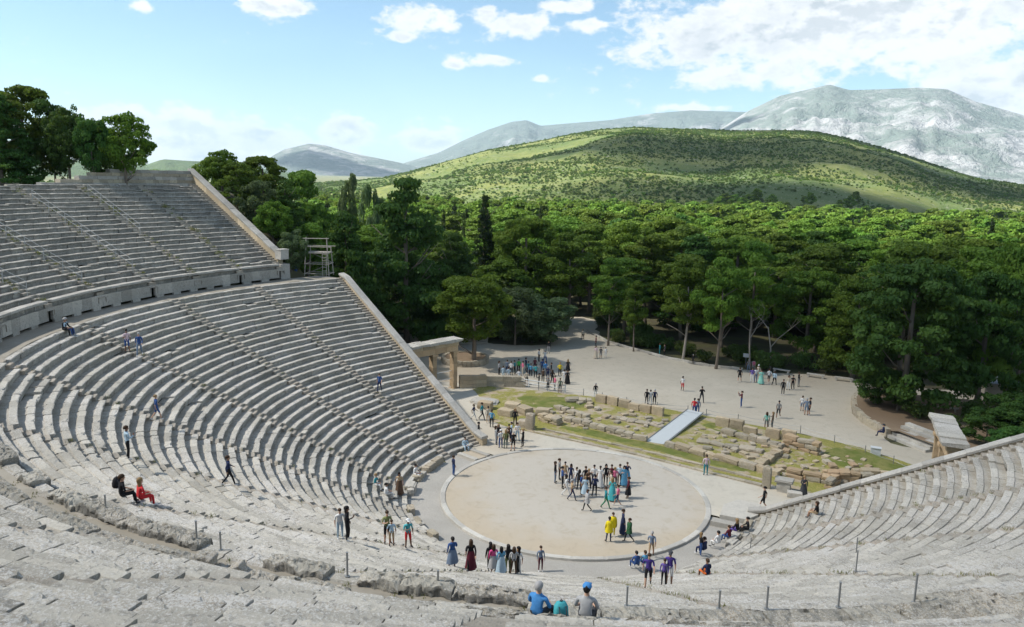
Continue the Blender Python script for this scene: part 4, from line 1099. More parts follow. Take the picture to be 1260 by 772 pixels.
def stone_wall(x0, y0, x1, y1, h, th, m_, label, courses=1, gap=0.):
    e = empty('foundation_wall', (0, 0, 0), 0, label, 'wall', 'foundation walls of the stage ruins')
    L = hypot(x1-x0, y1-y0); a = atan2(y1-y0, x1-x0); h = h*.74
    for c in range(courses):
        m = []; d = 0.
        while d < L-.3:
            bl = min(rs.uniform(.7, 1.5), L-d)
            hh = h/courses*rs.uniform(.8, 1.1)
            if rs.random() > gap or c == 0:
                me = ROCK[(m_ if rs.random() < .8 else 'rubble', rs.randint(0, 3))]
                o = link('wall_block', me, e); o.location = (x0+cos(a)*(d+bl/2), y0+sin(a)*(d+bl/2)+rs.uniform(-.06, .06), ZR+c*h/courses+hh*.42)
                o.scale = (bl*.99, th*rs.uniform(.85, 1.1), hh); o.rotation_euler = (rs.uniform(-.12, .12), rs.uniform(-.10, .10), a+rs.uniform(-.16, .16))
            d += bl
    return e
stone_wall(-10.2, 14.6, -.9, 14.0, .75, .7, 'rubble', 'low foundation wall of worn blocks left of the ramp foot')
stone_wall(.8, 13.9, 11.2, 13.0, .8, .75, 'tan_stone', 'low foundation wall of tan blocks right of the ramp foot')
stone_wall(3.6, 20.8, 9.6, 19.9, .8, .8, 'rubble', 'short inner wall of rough blocks right of the ramp head', 1)
stone_wall(9.4, 21.0, 12.6, 20.4, 1.5, .8, 'orange_stone', 'stub of orange masonry at the right rear of the ruins', 3, .2)
stone_wall(9.2, 13.6, 9.6, 18.4, .7, .8, 'tan_stone', 'cross wall of worn blocks on the right of the ruins')
stone_wall(11.6, 13.6, 15.2, 13.9, 1.0, .8, 'orange_stone', 'low orange brown wall near the right wing of the stage', 2, .2)
stone_wall(14.6, 14.4, 18.2, 16.2, 1.3, .8, 'orange_stone', 'higher orange wall stub beside the right retaining wall', 3, .3)
stone_wall(15.1, 12.6, 15.4, 16.4, 1.1, .6, 'orange_stone', 'narrow orange cross wall touching the right wall stub', 2, .2)
stone_wall(16.5, 17.6, 20.2, 18.9, .8, .7, 'tan_stone', 'low wall of squared blocks under the grass on the right')
stone_wall(-12.9, 17.4, -8.6, 16.4, .7, .8, 'rubble', 'broken run of grey blocks in the left part of the ruins')
stone_wall(-13.6, 20.2, -11.2, 21.6, .8, .9, 'rubble', 'short stack of grey boulders behind the left ruins')
stone_wall(-12.4, 13.4, -9.8, 12.9, 1.0, 1.0, 'tan_stone', 'thick block wall at the left front corner of the ruins', 2)
stone_wall(2.6, 16.9, 8.4, 17.8, .35, .9, 'rubble', 'flat line of sunken grey stones inside the right ruins')
stone_wall(-7.8, 18.2, -1.6, 18.8, .3, .9, 'rubble', 'flat line of sunken grey stones inside the left ruins')
# loose blocks
spots = []
for i in range(150):
    while True:
        x = rs.uniform(-14.5, 17.5); y = rs.uniform(13.2, 21.6)
        if abs(x+.4) < 1.6 or y > 21.8+.0*x: continue
        if x < -8 and y > 17 and rs.random() < .6: continue
        if all((x-a)**2+(y-b_)**2 > .55 for a, b_ in spots): break
    spots.append((x, y)); s_ = rs.uniform(.2, .75)
    rock('loose_stone', rs.choice(['rubble', 'tan_stone', 'tan_stone', 'orange_stone' if x > 8 else 'rubble']), x, y, ZR-.06, (s_*1.2, s_*.8, s_*.5), rs.uniform(0, 3), rs.randint(0, 3), 'small worn stone lying loose in the ruins of the stage building', 'stone', 'loose stones of the stage ruins')
for i, (x, y, sx, sy, sz, rz, lb) in enumerate([(-18.9, 12.9, 1.5, 1.0, .9, .3, 'tan boulder under the pale domed rock by the left entrance'), (-16.2, 14.0, 1.5, 1.1, 1.0, .2, 'rounded tan boulder behind the people at the left entrance'), (-14.7, 13.9, 1.6, 1.1, .9, -.3, 'long tan boulder right of the rounded one at the left entrance'), (-15.8, 12.3, 1.5, 1.0, .8, .1, 'low tan boulder in front of the rounded ones at the left entrance'), (-12.9, 14.6, 1.4, 1.0, .9, .4, 'tan boulder beside the left front corner of the ruins')]):
    rock('boulder', 'tan_stone', x, y, ZR-.1, (sx, sy, sz), rz, i % 4, lb, 'boulder')
rock('domed_rock', 'dome', -20.3, 14.6, -.1, (2.8, 2.0, .62), .3, 0, 'pale domed rock heap beside the left portal and the wall foot', 'boulder')
rock('stele', 'rubble', -11.1, 10.6, ZF, (.85, .45, 1.75), .1, 2, 'upright weathered stone stele at the left front of the ruins', 'stele')
rock('stele', 'rubble', 11.4, 10.45, ZF, (.65, .4, 1.9), .1, 3, 'upright weathered stone stele at the right front of the ruins', 'stele')
rock('pedestal', 'pale_slab', 12.7, 10.6, ZF, (1.0, .7, .9), .1, 0, 'pale stone pedestal beside the right stele', 'pedestal')
rock('pedestal_slab', 'pale_slab', 12.7, 10.6, ZF+.78, (1.35, .9, .26), .15, 2, 'flat pale slab lying on the stone pedestal', 'stone slab')
rock('fallen_block', 'pale_slab', 13.7, 10.0, ZF-.05, (1.1, .6, .5), .3, 1, 'fallen pale block right of the stone pedestal', 'stone block')
rock('fallen_block', 'rubble', -11.9, 11.0, ZF-.05, (1.3, .9, .8), .2, 1, 'squat grey block just left of the left stele', 'stone block')
# proskenion kerb lines
def kerb(pts, w_, h, z, label, m_='rubble'):
    m = MB(); 
    for (a, b_) in zip(pts[:-1], pts[1:]):
        L = hypot(b_[0]-a[0], b_[1]-a[1]); an = atan2(b_[1]-a[1], b_[0]-a[0]); n = max(1, int(L/1.3))
        for i in range(n):
            q = (i+.5)/n
            m.box((a[0]+(b_[0]-a[0])*q, a[1]+(b_[1]-a[1])*q, z+h/2), (L/n-.02, w_, h), an, tint=rs.random(), jit=.03)
    return prop(m.build('stone_kerb', M[m_]), label, 'kerb')
kerb([(-10.4, 10.25), (0, 10.75), (11.0, 10.55)], .32, .14, ZF-.02, 'thin stone kerb line along the front of the stage')
kerb([(-10.2, 11.3), (0, 11.9), (11.2, 11.7)], .30, .14, ZR-.02, 'second thin kerb line behind the front kerb of the stage')
# ramp
m = MB(); m.add([(-1.2, 13.9, ZR+.02), (.55, 14.2, ZR+.02), (.25, 24.4, .62), (-1.5, 24.6, .62), (-1.2, 13.9, ZR-.08), (.55, 14.2, ZR-.08), (.25, 24.4, .5), (-1.5, 24.6, .5)], [[0, 1, 2, 3], [7, 6, 5, 4], [0, 4, 5, 1], [1, 5, 6, 2], [2, 6, 7, 3], [3, 7, 4, 0]])
e = empty('access_ramp', (0, 0, 0), 0, 'long pale blue grey access ramp across the stage ruins', 'ramp')
m.build('deck', M['ramp'], e)
m = MB()
for (xa, xb) in ((-1.2, -1.5), (.55, .25)): m.tube([(xa, 13.95, ZR+.07), (xb, 24.5, .67)], .03, 5)
for q in np.linspace(.05, .95, 9): m.box((-.35-.3*q, 14.1+10.3*q, ZR-.05+q*.44), (1.5, .1, .1))
m.build('edge_frame', M['metal'], e)
# grass patch on the right and weeds
def patch(name, pts, z, mat, amp=.12, label=None):
    P_ = smooth_poly(pts, 4, .3); cx = sum(p[0] for p in P_)/len(P_); cy = sum(p[1] for p in P_)/len(P_); V = []; F = []; n = len(P_); K = 7
    for k in range(K):
        q = 1-k/(K-1)*.98
        for (x, y) in P_:
            X, Y = cx+(x-cx)*q, cy+(y-cy)*q; V.append((X, Y, z+(0 if k == 0 else amp*(.5+.9*v1(X, Y, 0, 1.2, 4)))-(.1 if k == 0 else 0)))
    for k in range(K-1):
        for j in range(n): F.append([k*n+j, k*n+(j+1) % n, (k+1)*n+(j+1) % n, (k+1)*n+j])
    o = link(name, mesh_data(name, V, np.array(F), [mat], smooth=True)); prop(o, label, None, None, 'stuff' if label else 'structure')
    return o
patch('grass_patch', [(12.2, 19.2), (13.5, 23.6), (18.5, 22.2), (22.3, 20.6), (19.5, 18.6), (16, 17.8), (13.6, 18)], ZR+.03, M['grass'], .14, 'green and yellow grass slope on the right of the ruins')
patch('grass_patch', [(-19, 18.3), (-15, 21.3), (-11, 20.8), (-11.5, 17.5), (-14, 15.6), (-17.5, 16.2)], ZR+.02, M['grass'], .12, 'yellow green grass covering the left part of the ruins')
patch('grass_patch', [(.8, 21.2), (1.2, 22.9), (5, 21.6), (8, 19.6), (4.5, 20.2)], ZR+.02, M['grass'], .1, 'narrow strip of grass beside the head of the ramp')
patch('grass_patch', [(-9.8, 12.0), (-9.5, 12.9), (0, 13.1), (9, 12.6), (9.2, 11.9), (0, 12.2)], ZR+.02, M['grass'], .06, 'thin strip of weeds along the front foundation wall')

# ------------------------------------------------------------------ tufts of weeds growing in the joints of the seating
def tufts():
    rg = np.random.default_rng(77); V = []; n = 0
    pts = []
    for i in range(520):
        s = rg.integers(0, 13)+rg.normal()*.02; r = rg.uniform(R0, LIP-1); x, y = spt(LOW, s, r); x, y = float(x), float(y); pts.append((x, y, floor_z(x, y), .10))
    for i in range(70):
        s = rg.uniform(5.2, 8.9); r = rg.uniform(LIP-.2, LIP+.5); x, y = spt(LOW, s, r); pts.append((float(x), float(y), ZLIP, .06))
    for i in range(260):
        s = rg.choice(np.arange(1, 6, .5))+rg.normal()*.02; r = rg.uniform(RU, RU+15); x, y = spt(UPP, s, r); x, y = float(x), float(y); pts.append((x, y, ZU+(r-RU)*HU/DU, .12))
    for (x, y, z, s_) in pts:
        for k in range(14):
            a = rg.uniform(0, 6.28); l = s_*rg.uniform(.5, 1.6); w_ = .012+.02*(s_ > .11)
            bx, by = x+rg.normal()*s_, y+rg.normal()*s_
            dx, dy = cos(a), sin(a)
            V += [(bx-dy*w_, by+dx*w_, z-.03), (bx+dy*w_, by-dx*w_, z-.03), (bx+dx*l*.6, by+dy*l*.6, z+l)]
    F = np.arange(len(V)).reshape(-1, 3)
    o = link('weeds', mesh_data('weeds', V, F, [M['grass']])); prop(o, 'tufts of yellow green weeds in the joints of the seating', None, None, 'stuff')
tufts()

# ------------------------------------------------------------------ entrance portals
def portal(x0, y0, x1, y1, openings, H, label):
    L = hypot(x1-x0, y1-y0); a = atan2(y1-y0, x1-x0)
    e = empty('stone_portal', (x0, y0, 0), a, label, 'gateway')
    for d in openings:
        m = MB()
        for k in range(6):
            z0 = k*H/6; m.box((d, 0, z0+H/12), (.54-.01*(k % 2), .7, H/6-.012), tint=rs.random(), jit=.012)
        m.box((d, 0, H-.12), (.74, .95, .22), tint=.8); m.box((d, 0, .1), (.8, 1.0, .25), tint=.4)
        m.build('pillar', M['orange_stone'], e)
    m = MB(); n = max(2, int(L/1.6))
    for k in range(n): m.box((L*(k+.5)/n, 0, H+.34), (L/n-.015, .8, .66), tint=rs.random(), jit=.015)
    m.build('architrave', M['orange_stone'], e)
    m = MB()
    for k in range(n): m.box((L*(k+.5)/n, 0, H+.90), (L/n-.015, .95, .42), tint=rs.random(), jit=.015)
    m.build('frieze', M['tan_stone'], e)
    m = MB(); m2 = int(L/1.1)
    for k in range(m2): m.box((-.35+(L+.7)*(k+.5)/m2, 0, H+1.26+rs.uniform(-.03, .03)), ((L+.7)/m2-.01, 1.75, .30), tint=rs.random(), jit=.05)
    m.build('cornice', M['seat'], e)
    m = MB()
    for (d0, d1) in zip(openings[:-1], openings[1:]):
        for z in (.35, 1.3, 2.2): m.tube([(d0+.3, 0, z), (d1-.3, 0, z)], .03, 5)
    m.build('gate_rails', M['white_metal'], e)
    return e
portal(-26.1, 17.8, -28.0, 8.0, (.35, 3.3, 9.2), 4.5, 'orange stone double gateway with heavy cornice by the left retaining wall')
portal(21.9, 21.3, 23.5, 14.3, (.35, 3.1, 6.8), 4.1, 'stone gateway with grey slab roof behind the right retaining wall')
def ashlar(x0, y0, x1, y1, h, th, n, mat, label, z=0., steps=0.):
    m = MB(); L = hypot(x1-x0, y1-y0); a = atan2(y1-y0, x1-x0)
    for c in range(n):
        k = int(L/1.2)
        LL = L*(1-steps*c/n)
        for i in range(k):
            m.box((x0+(x1-x0)*(i+.5)/k*LL/L, y0+(y1-y0)*(i+.5)/k*LL/L, z+h/n*(c+.5)), (LL/k-.02, th, h/n-.012), a, tint=rs.random(), jit=.02)
    return prop(m.build('stone_wall', mat), label, 'wall')
ashlar(-26.0, 17.4, -24.0, 19.8, 1.5, .7, 3, M['tan_stone'], 'tan ashlar wall running from the left portal towards the plaza', .05)
ashlar(-24.6, 20.2, -20.6, 22.9, 1.2, .7, 2, M['rubble'], 'low broken wall left of the crowd at the rail', .05, .2)
# round bed with the plaza tree
def round_bed(cx, cy, r, h):
    m = MB(); n = 34
    for k in range(n):
        t = 2*pi*k/n
        for c in range(2): m.box((cx+r*cos(t), cy+r*sin(t), .02+h/2*(c+.5)), (2*pi*r/n-.02, .42, h/2-.01), t+pi/2+(c*.02), tint=rs.random(), jit=.04)
    e = empty('round_bed', (0, 0, 0), 0, 'round dry stone bed around the spreading plaza tree', 'planter')
    m.build('kerb_wall', M['rubble'], e)
    t = np.linspace(0, 2*pi, 41)[:-1]; V = [(cx, cy, h-.05)]+[(cx+(r-.1)*cos(q), cy+(r-.1)*sin(q), h-.1) for q in t]
    link('soil', mesh_data('soil', V, np.array([[0, 1+i, 1+(i+1) % 40] for i in range(40)]), [M['dirt']]), e)
round_bed(-33.6, 28.0, 2.9, .75)
# stone steps behind the bed
m = MB()
for k in range(4): m.box((-40.2-.45*k, 37.4+.9*k*.7, .1+.22*k), (5.2, .8, .25), .75, tint=rs.random(), jit=.02)
prop(m.build('stone_steps', M['pale_slab']), 'pale stone steps behind the round bed at the wood edge', 'steps')
# low kerb along the far plaza edge
kerb([(-31, 57), (-24.5, 51.6), (-18.6, 49.4), (-13, 47.5), (-7, 47.0), (-3, 48)], .3, .3, 0, 'long low kerb along the far edge of the plaza', 'pale_slab')
# benches
def bench(x, y, rz, label):
    e = empty('stone_bench', (x, y, 0), rz, label, 'bench', 'benches at the edge of the plaza')
    m = MB(); m.box((0, 0, .44), (2.1, .45, .1), jit=.01); m.build('seat', M['pale_slab'], e)
    for sx in (-.85, .85):
        m = MB(); m.box((sx, 0, .2), (.2, .4, .4), jit=.01); m.build('leg', M['pale_slab'], e)
bench(1.1, 49.2, -.05, 'left of the three stone benches under the trees'); bench(5.2, 49.5, .1, 'middle of the three stone benches under the trees'); bench(8.4, 50.0, .15, 'right of the three stone benches under the trees')
# terrace on the right: curved dry wall, raised soil, tiers of stone steps
TW = [(13.6, 50), (11.4, 45), (11.4, 40.5), (12.4, 36.2), (13.9, 33.4), (15.6, 31.4), (16.9, 29.8)]
m = MB(); tt = []
for (a, b_) in zip(TW[:-1], TW[1:]):
    for q in np.linspace(0, 1, 5)[:-1]: tt.append((a[0]+(b_[0]-a[0])*q, a[1]+(b_[1]-a[1])*q))
for (a, b_) in zip(tt[:-1], tt[1:]):
    L = hypot(b_[0]-a[0], b_[1]-a[1]); an = atan2(b_[1]-a[1], b_[0]-a[0])
    for c in range(2): m.box(((a[0]+b_[0])/2, (a[1]+b_[1])/2, .2+.4*c), (L, .5, .39), an, tint=rs.random(), jit=.03)
prop(m.build('terrace_wall', M['rubble']), 'curved low stone wall holding the shaded terrace on the right', 'wall')
poly_sheet('terrace_soil', TW[1:]+[(17.4, 30.1), (21, 27.7), (30, 31), (34, 42), (28, 49.5), (18, 46.2), (13, 44.5)], .78, M['dirt'])
m = MB()
for k in range(5):
    ux, uy = .811, -.585; vx, vy = .585, .811; L = 4.4
    cx, cy_ = 16.5+ux*L/2+vx*(.35+.5*k), 30.0+uy*L/2+vy*(.35+.5*k)
    for i in range(4): m.box((cx+ux*(i-1.5)*L/4, cy_+uy*(i-1.5)*L/4, (.26*(k+1))/2-.05), (L/4-.015, .56, .26*(k+1)+.1), atan2(uy, ux), tint=rs.random(), jit=.012)
prop(m.build('stone_steps', M['pale_slab']), 'five tiers of old stone steps beside the curved terrace wall', 'steps')
# little hut under the pines
e = empty('kiosk', (24.2, 51.8, 0), .35, 'small kiosk with low grey roof under the pines on the right', 'hut')
m = MB(); m.box((0, 0, 1.2), (3.2, 2.6, 2.4)); m.build('wall', M['wood'], e)
m = MB(); m.add([(-2.1, -1.8, 2.45), (2.1, -1.8, 2.45), (2.1, 1.8, 2.45), (-2.1, 1.8, 2.45), (-.8, 0, 3.25), (.8, 0, 3.25)], [[0, 3, 2, 1], [0, 1, 5, 4], [2, 3, 4, 5]], [[1, 2, 5], [3, 0, 4]]); m.build('roof', M['metal'], e)
# low log bench on the terrace
e = empty('wooden_bench', (19.8, 40.5, .78), .25, 'low wooden bench on the shaded terrace beneath the huge pine', 'bench')
m = MB(); m.box((0, 0, .42), (3.4, .4, .09), jit=.01); m.build('seat', M['wood'], e)
for sx in (-1.4, 1.4): m = MB(); m.box((sx, 0, .2), (.14, .34, .38)); m.build('leg', M['wood'], e)

# ------------------------------------------------------------------ wooden scaffold on the left end of the walkway
def scaffold(x, y, z, rz):
    e = empty('wooden_scaffold', (x, y, z), rz, 'tall wooden viewing scaffold with ladder beside the lower retaining wall', 'scaffold')
    W, Dp, H = 2.3, 1.6, 4.3
    for (sx, sy) in ((-1, -1), (1, -1), (1, 1), (-1, 1)):
        m = MB(); m.tube([(sx*W*.60, sy*Dp*.55, 0), (sx*W*.5, sy*Dp*.45, H if sy < 0 else H-1.0)], .055, 6); m.build('post', M['wood'], e)
    for z_ in (.25, 1.35, 2.55, 3.25):
        m = MB(); q = .60-.10*z_/H
        ex = .5 if z_ > 3 else .12
        for sy in (-1, 1): m.tube([(-W*q-ex, sy*Dp*(q-.05), z_), (W*q+ex, sy*Dp*(q-.05), z_)], .045, 5)
        for sx in (-1, 1): m.tube([(sx*W*q, -Dp*(q-.05)-.1, z_), (sx*W*q, Dp*(q-.05)+.1, z_)], .045, 5)
        m.build('rail', M['wood'], e)
    m = MB(); m.tube([(-W*.5-.65, -Dp*.46, 4.15), (W*.5+.25, -Dp*.46, 4.2)], .045, 5); m.build('rail', M['wood'], e)
    m = MB()
    for k in range(7): m.box((0, -Dp*.45+Dp*.9*k/6, 2.62), (W*1.1, .2, .05), jit=.01)
    m.build('platform', M['wood'], e)
    m = MB()
    for sx in (-.22, .22): m.tube([(W*.42+sx, -Dp*.72, 0), (W*.38+sx, -Dp*.5, 2.7)], .035, 5)
    for k in range(7): m.tube([(W*.41-.22, -Dp*(.70-.028*k), .3+.36*k), (W*.41+.22, -Dp*(.70-.028*k), .3+.36*k)], .025, 5)
    m.build('ladder', M['wood'], e)
    m = MB()
    for (a, b_) in (((-1, .2), (1, 1.35)), ((1, 1.4), (-1, 2.5))): m.tube([(a[0]*W*.55, Dp*.5, a[1]), (b_[0]*W*.55, Dp*.48, b_[1])], .035, 5)
    m.build('brace', M['wood'], e)
scaffold(-39.3, 9.6, ZLIP-.05, .55)

# ------------------------------------------------------------------ metal posts along the foreground rim
PS = [(6.27, .62), (6.63, .68), (6.71, .52), (7.08, .66), (7.31, .5), (7.75, .5), (7.96, .46), (8.07, .58), (8.24, .66), (8.43, .78)]
for i, (s, h) in enumerate(PS):
    x, y = spt(LOW, s, 36.38); m = MB(); h += .05
    m.tube([(0, 0, -.02), (.0, 0, h)], .028, 8); m.tube([(0, 0, -.01), (0, 0, .025)], .07, 8)
    m.tube([(0, 0, h-.002), (0, 0, h+.02)], .036, 8)
    o = m.build('metal_post', M['metal'], None, (float(x), float(y), floor_z(float(x), float(y), True)), smooth=False)
    prop(o, 'thin grey metal post on the foreground rim, %s from the left' % ORD[i], 'post', 'metal posts along the foreground rim')
for i, (px_, s, r) in enumerate([(0, 9.05, 27.), (1, 10.35, 14.6), (2, 9.7, 23.0)]):
    x, y = spt(LOW, s, r); m = MB(); m.tube([(0, 0, 0), (0, 0, .95)], .03, 8); m.tube([(0, 0, -.01), (0, 0, .03)], .07, 8)
    prop(m.build('metal_post', M['metal'], None, (float(x), float(y), floor_z(float(x), float(y)))), ['thin metal post halfway up the right benches', 'thin metal post on the right benches near the white slab', 'thin metal post on the upper right benches by the stair'][i], 'post')

# white handrails on the upper tier stairs
def handrail(s, r0, r1, side, label):
    e = empty('handrail', (0, 0, 0), 0, label, 'railing', 'white handrails on the upper stairs')
    a = srot(UPP, s); dx, dy = -sin(a), -cos(a); px, py = -dy*side, dx*side
    ox, oy = spt(UPP, s, 0); P3 = []; n = int((r1-r0)/1.6)
    for i in range(n+1):
        r = r0+(r1-r0)*i/n; x = float(ox)+dx*r+px*.34; y = float(oy)+dy*r+py*.34; z = ZU+(r-RU)*HU/DU-.05
        m = MB(); m.tube([(x, y, z-.1), (x, y, z+.95)], .028, 6); m.build('post', M['grey_rail'], e); P3.append((x, y, z))
    for h in (.95, .5):
        m = MB(); m.tube([(x, y, z+h) for (x, y, z) in P3], .018, 6); m.build('rail', M['grey_rail'], e)
handrail(2.0, 40.5, 51.5, 1, 'white handrail down the upper stair, middle one of three')
handrail(1.5, 45.5, 52.5, 1, 'short white handrail down the upper stair nearest the end wall')
handrail(2.5, 40.0, 53.0, 1, 'long white handrail down the upper stair, leftmost of three')
handrail(3.0, 40.0, 45.0, 1, 'low white handrail by the stair at the left edge of view')

# rope barrier along the plaza
RB = [(-21.5, 22.4), (-18.6, 22.6), (-16.2, 22.9), (-13.3, 23.6), (-10.9, 23.5), (-8.0, 23.6), (-4.6, 23.9), (-1.6, 24.9)]
RB2 = [(.4, 24.9), (3.6, 25.2), (6.6, 25.4), (9.6, 25.5), (12.9, 24.6), (15.8, 23.3), (18.3, 22.0), (20.8, 20.6)]
for k, pts in enumerate((RB, RB2)):
    e = empty('rope_barrier', (0, 0, 0), 0, ['rope barrier between the crowd and the ruins, left of the ramp', 'rope barrier between the plaza and the ruins, right of the ramp'][k], 'barrier')
    m = MB()
    for (a, b_) in zip(pts[:-1], pts[1:]):
        for hz in (.85, .5): m.tube([(a[0]+(b_[0]-a[0])*q, a[1]+(b_[1]-a[1])*q, hz-.10*sin(q*pi)) for q in np.linspace(0, 1, 6)], .014, 4, False)
    m.build('rope', M['metal'], e)
    for (x, y) in pts: m = MB(); m.tube([(x, y, 0), (x, y, .95)], .035, 6); m.build('post', M['metal'], e)
# wooden barrier rail in front of the crowd
e = empty('wooden_barrier', (0, 0, 0), 0, 'white wooden barrier rail in front of the crowd on the plaza', 'barrier')
pts = [(-22.6, 22.6), (-20.2, 22.9), (-17.8, 23.2), (-15.6, 23.5)]
for (x, y) in pts: m = MB(); m.box((x, y, .5), (.1, .1, 1.0)); m.build('post', M['white_metal'], e)
for (a, b_) in zip(pts[:-1], pts[1:]): m = MB(); m.tube([(a[0], a[1], .9), (b_[0], b_[1], .9)], .06, 5); m.tube([(a[0], a[1], .5), (b_[0], b_[1], .5)], .05, 5); m.build('rail', M['white_metal'], e)
# small white utility box by the rope
e = empty('utility_box', (16.6, 23.6, 0), .2, 'small white utility box standing by the rope on the grass edge', 'box')
m = MB(); m.box((0, 0, .45), (.8, .5, .7)); m.build('body', M['white_metal'], e); m = MB(); m.box((0, 0, .83), (.9, .6, .05)); m.build('lid', M['white_metal'], e); m = MB(); m.box((0, 0, .05), (.7, .4, .12)); m.build('foot', M['metal'], e)
# notice post and bin at the wood edge
e = empty('notice_sign', (-3.6, 49.3, 0), .2, 'small pale notice board on a post at the wood edge', 'sign')
m = MB(); m.tube([(0, 0, 0), (0, 0, 1.5)], .04, 6); m.build('post', M['metal'], e); m = MB(); m.box((0, -.05, 1.6), (.7, .05, .5)); m.build('board', M['white_metal'], e)
m = MB(); m.tube([(0, 0, 0), (0, 0, .9)], [.28, .32], 12); m.tube([(0, 0, .9), (0, 0, .98)], [.35, .3], 12)
prop(m.build('litter_bin', M['pale_slab'], None, (-2.4, 49.0, 0)), 'pale round litter bin left of the stone benches', 'bin')

for o_ in list(COL.objects):
    if o_ in _before or o_.parent is not None or o_.name.split('.')[0] in ('wooden_scaffold', 'metal_post', 'handrail', 'weeds', 'stele', 'pedestal', 'pedestal_slab', 'fallen_block', 'stone_kerb', 'stone_portal'): continue
    o_.location.x += .35; o_.location.y += .5
# ------------------------------------------------------------------ slabs at the ends of the orchestra walkway
def slab(pts, z0, z1, label, mat='pale_slab', name='stone_slab'):
    n = len(pts); V = [(x, y, z0) for x, y in pts]+[(x, y, z1+.02*v1(x, y, 3)) for x, y in pts]; cx = sum(p[0] for p in pts)/n; cy_ = sum(p[1] for p in pts)/n
    V.append((cx, cy_, z1+.03)); F = [[i, (i+1) % n, n+(i+1) % n, n+i] for i in range(n)]; T = [[n+i, n+(i+1) % n, 2*n] for i in range(n)]
    o = link(name, mesh_data(name, V, [np.array(F), np.array(T)], [M[mat]], attrs={'tint': np.full(len(V), rs.random())})); return prop(o, label, 'stone slab')
slab([(10.5, 2.5), (12.3, 2.9), (12.7, 4.2), (12.3, 6.1), (10.7, 5.9), (10.1, 4.4)], -.05, .55, 'large pale rounded slab between the ring and the right benches')
slab([(10.2, 1.5), (12.3, 1.9), (12.3, 2.5), (10.2, 2.2)], -.05, .35, 'long low pale slab below the large rounded slab')
slab([(-12.4, 1.2), (-10.2, .9), (-10.2, 1.35), (-12.4, 1.65)], -.05, .22, 'narrow slab closing the left end of the paved walkway')
slab([(-12.6, 2.6), (-10.0, 2.3), (-9.95, 2.7), (-12.6, 3.0)], -.05, .24, 'second narrow slab at the left end of the walkway')
o = poly_sheet('sand_bed', [(-12.4, 1.5), (-10.3, 1.3), (-10.1, 2.5), (-12.4, 2.8)], .12, M['orchestra'])
# worn front blocks along the lowest row, left side
for i in range(26):
    s = rs.uniform(.8, 5.0) if i < 20 else rs.uniform(10.6, 11.7); r = R0-.15+rs.uniform(-.15, .15); x, y = spt(LOW, s, r); q = rs.uniform(.45, .9)
    rock('worn_block', rs.choice(['rubble', 'pale_slab']), float(x), float(y), .0, (q*1.3, q*.7, q*.75), -srot(LOW, s), rs.randint(0, 3), 'worn block lying against the lowest bench beside the paved walkway', 'stone block', 'worn blocks along the lowest bench')

# ------------------------------------------------------------------ people
PAL = {'white': (.72, .72, .70), 'black': (.018, .018, .02), 'navy': (.025, .035, .085), 'grey': (.22, .22, .22), 'light grey': (.42, .42, .42), 'charcoal': (.06, .062, .07),
       'grey blue': (.17, .22, .30), 'grey green': (.14, .18, .14), 'blue': (.04, .09, .25), 'bright blue': (.07, .25, .55), 'sky blue': (.11, .32, .50), 'pale blue': (.42, .55, .64), 'tan': (.46, .33, .20),
       'beige': (.55, .48, .38), 'brown': (.12, .075, .05), 'maroon': (.12, .022, .035), 'red': (.60, .04, .045), 'pink': (.62, .16, .26), 'pale pink': (.62, .48, .52), 'hot pink': (.72, .10, .28),
       'yellow': (.75, .58, .02), 'olive': (.20, .22, .09), 'green': (.02, .18, .09), 'dark green': (.03, .10, .045), 'bright green': (.08, .50, .10), 'teal': (.03, .22, .26), 'turquoise': (.07, .38, .42),
       'mint': (.28, .62, .52), 'purple': (.07, .045, .22), 'violet': (.13, .09, .32), 'orange': (.70, .16, .04)}
CM = {}
def cloth(c):
    if c not in CM:
        m, nt, b = material(c.replace(' ', '_')+'_cloth'); p = nt.node('ShaderNodeTexCoord').outputs['Object']
        v = PAL[c]; n = nt.noise(p, 9, 3)
        nt.set(b.inputs['Base Color'], nt.mix(n, tuple(q*.75 for q in v), tuple(min(.85, q*1.2) for q in v)))
        nt.set(b.inputs['Normal'], nt.bump(nt.noise(p, 22, 3), .5, .02)); CM[c] = m
    return CM[c]
def skinmat(name, c):
    m, nt, b = material(name); b.inputs['Base Color'].default_value = (*c, 1); b.inputs['Roughness'].default_value = .55; return m
SKIN = [skinmat('light_skin', (.50, .31, .22)), skinmat('tanned_skin', (.38, .22, .15)), skinmat('brown_skin', (.22, .12, .08))]
HAIR = [skinmat('black_hair', (.012, .010, .010)), skinmat('brown_hair', (.05, .028, .015)), skinmat('grey_hair', (.35, .34, .33)), skinmat('fair_hair', (.26, .17, .08))]
SHOE = skinmat('dark_shoe', (.03, .03, .03)); SHOEW = skinmat('white_shoe', (.6, .6, .6))
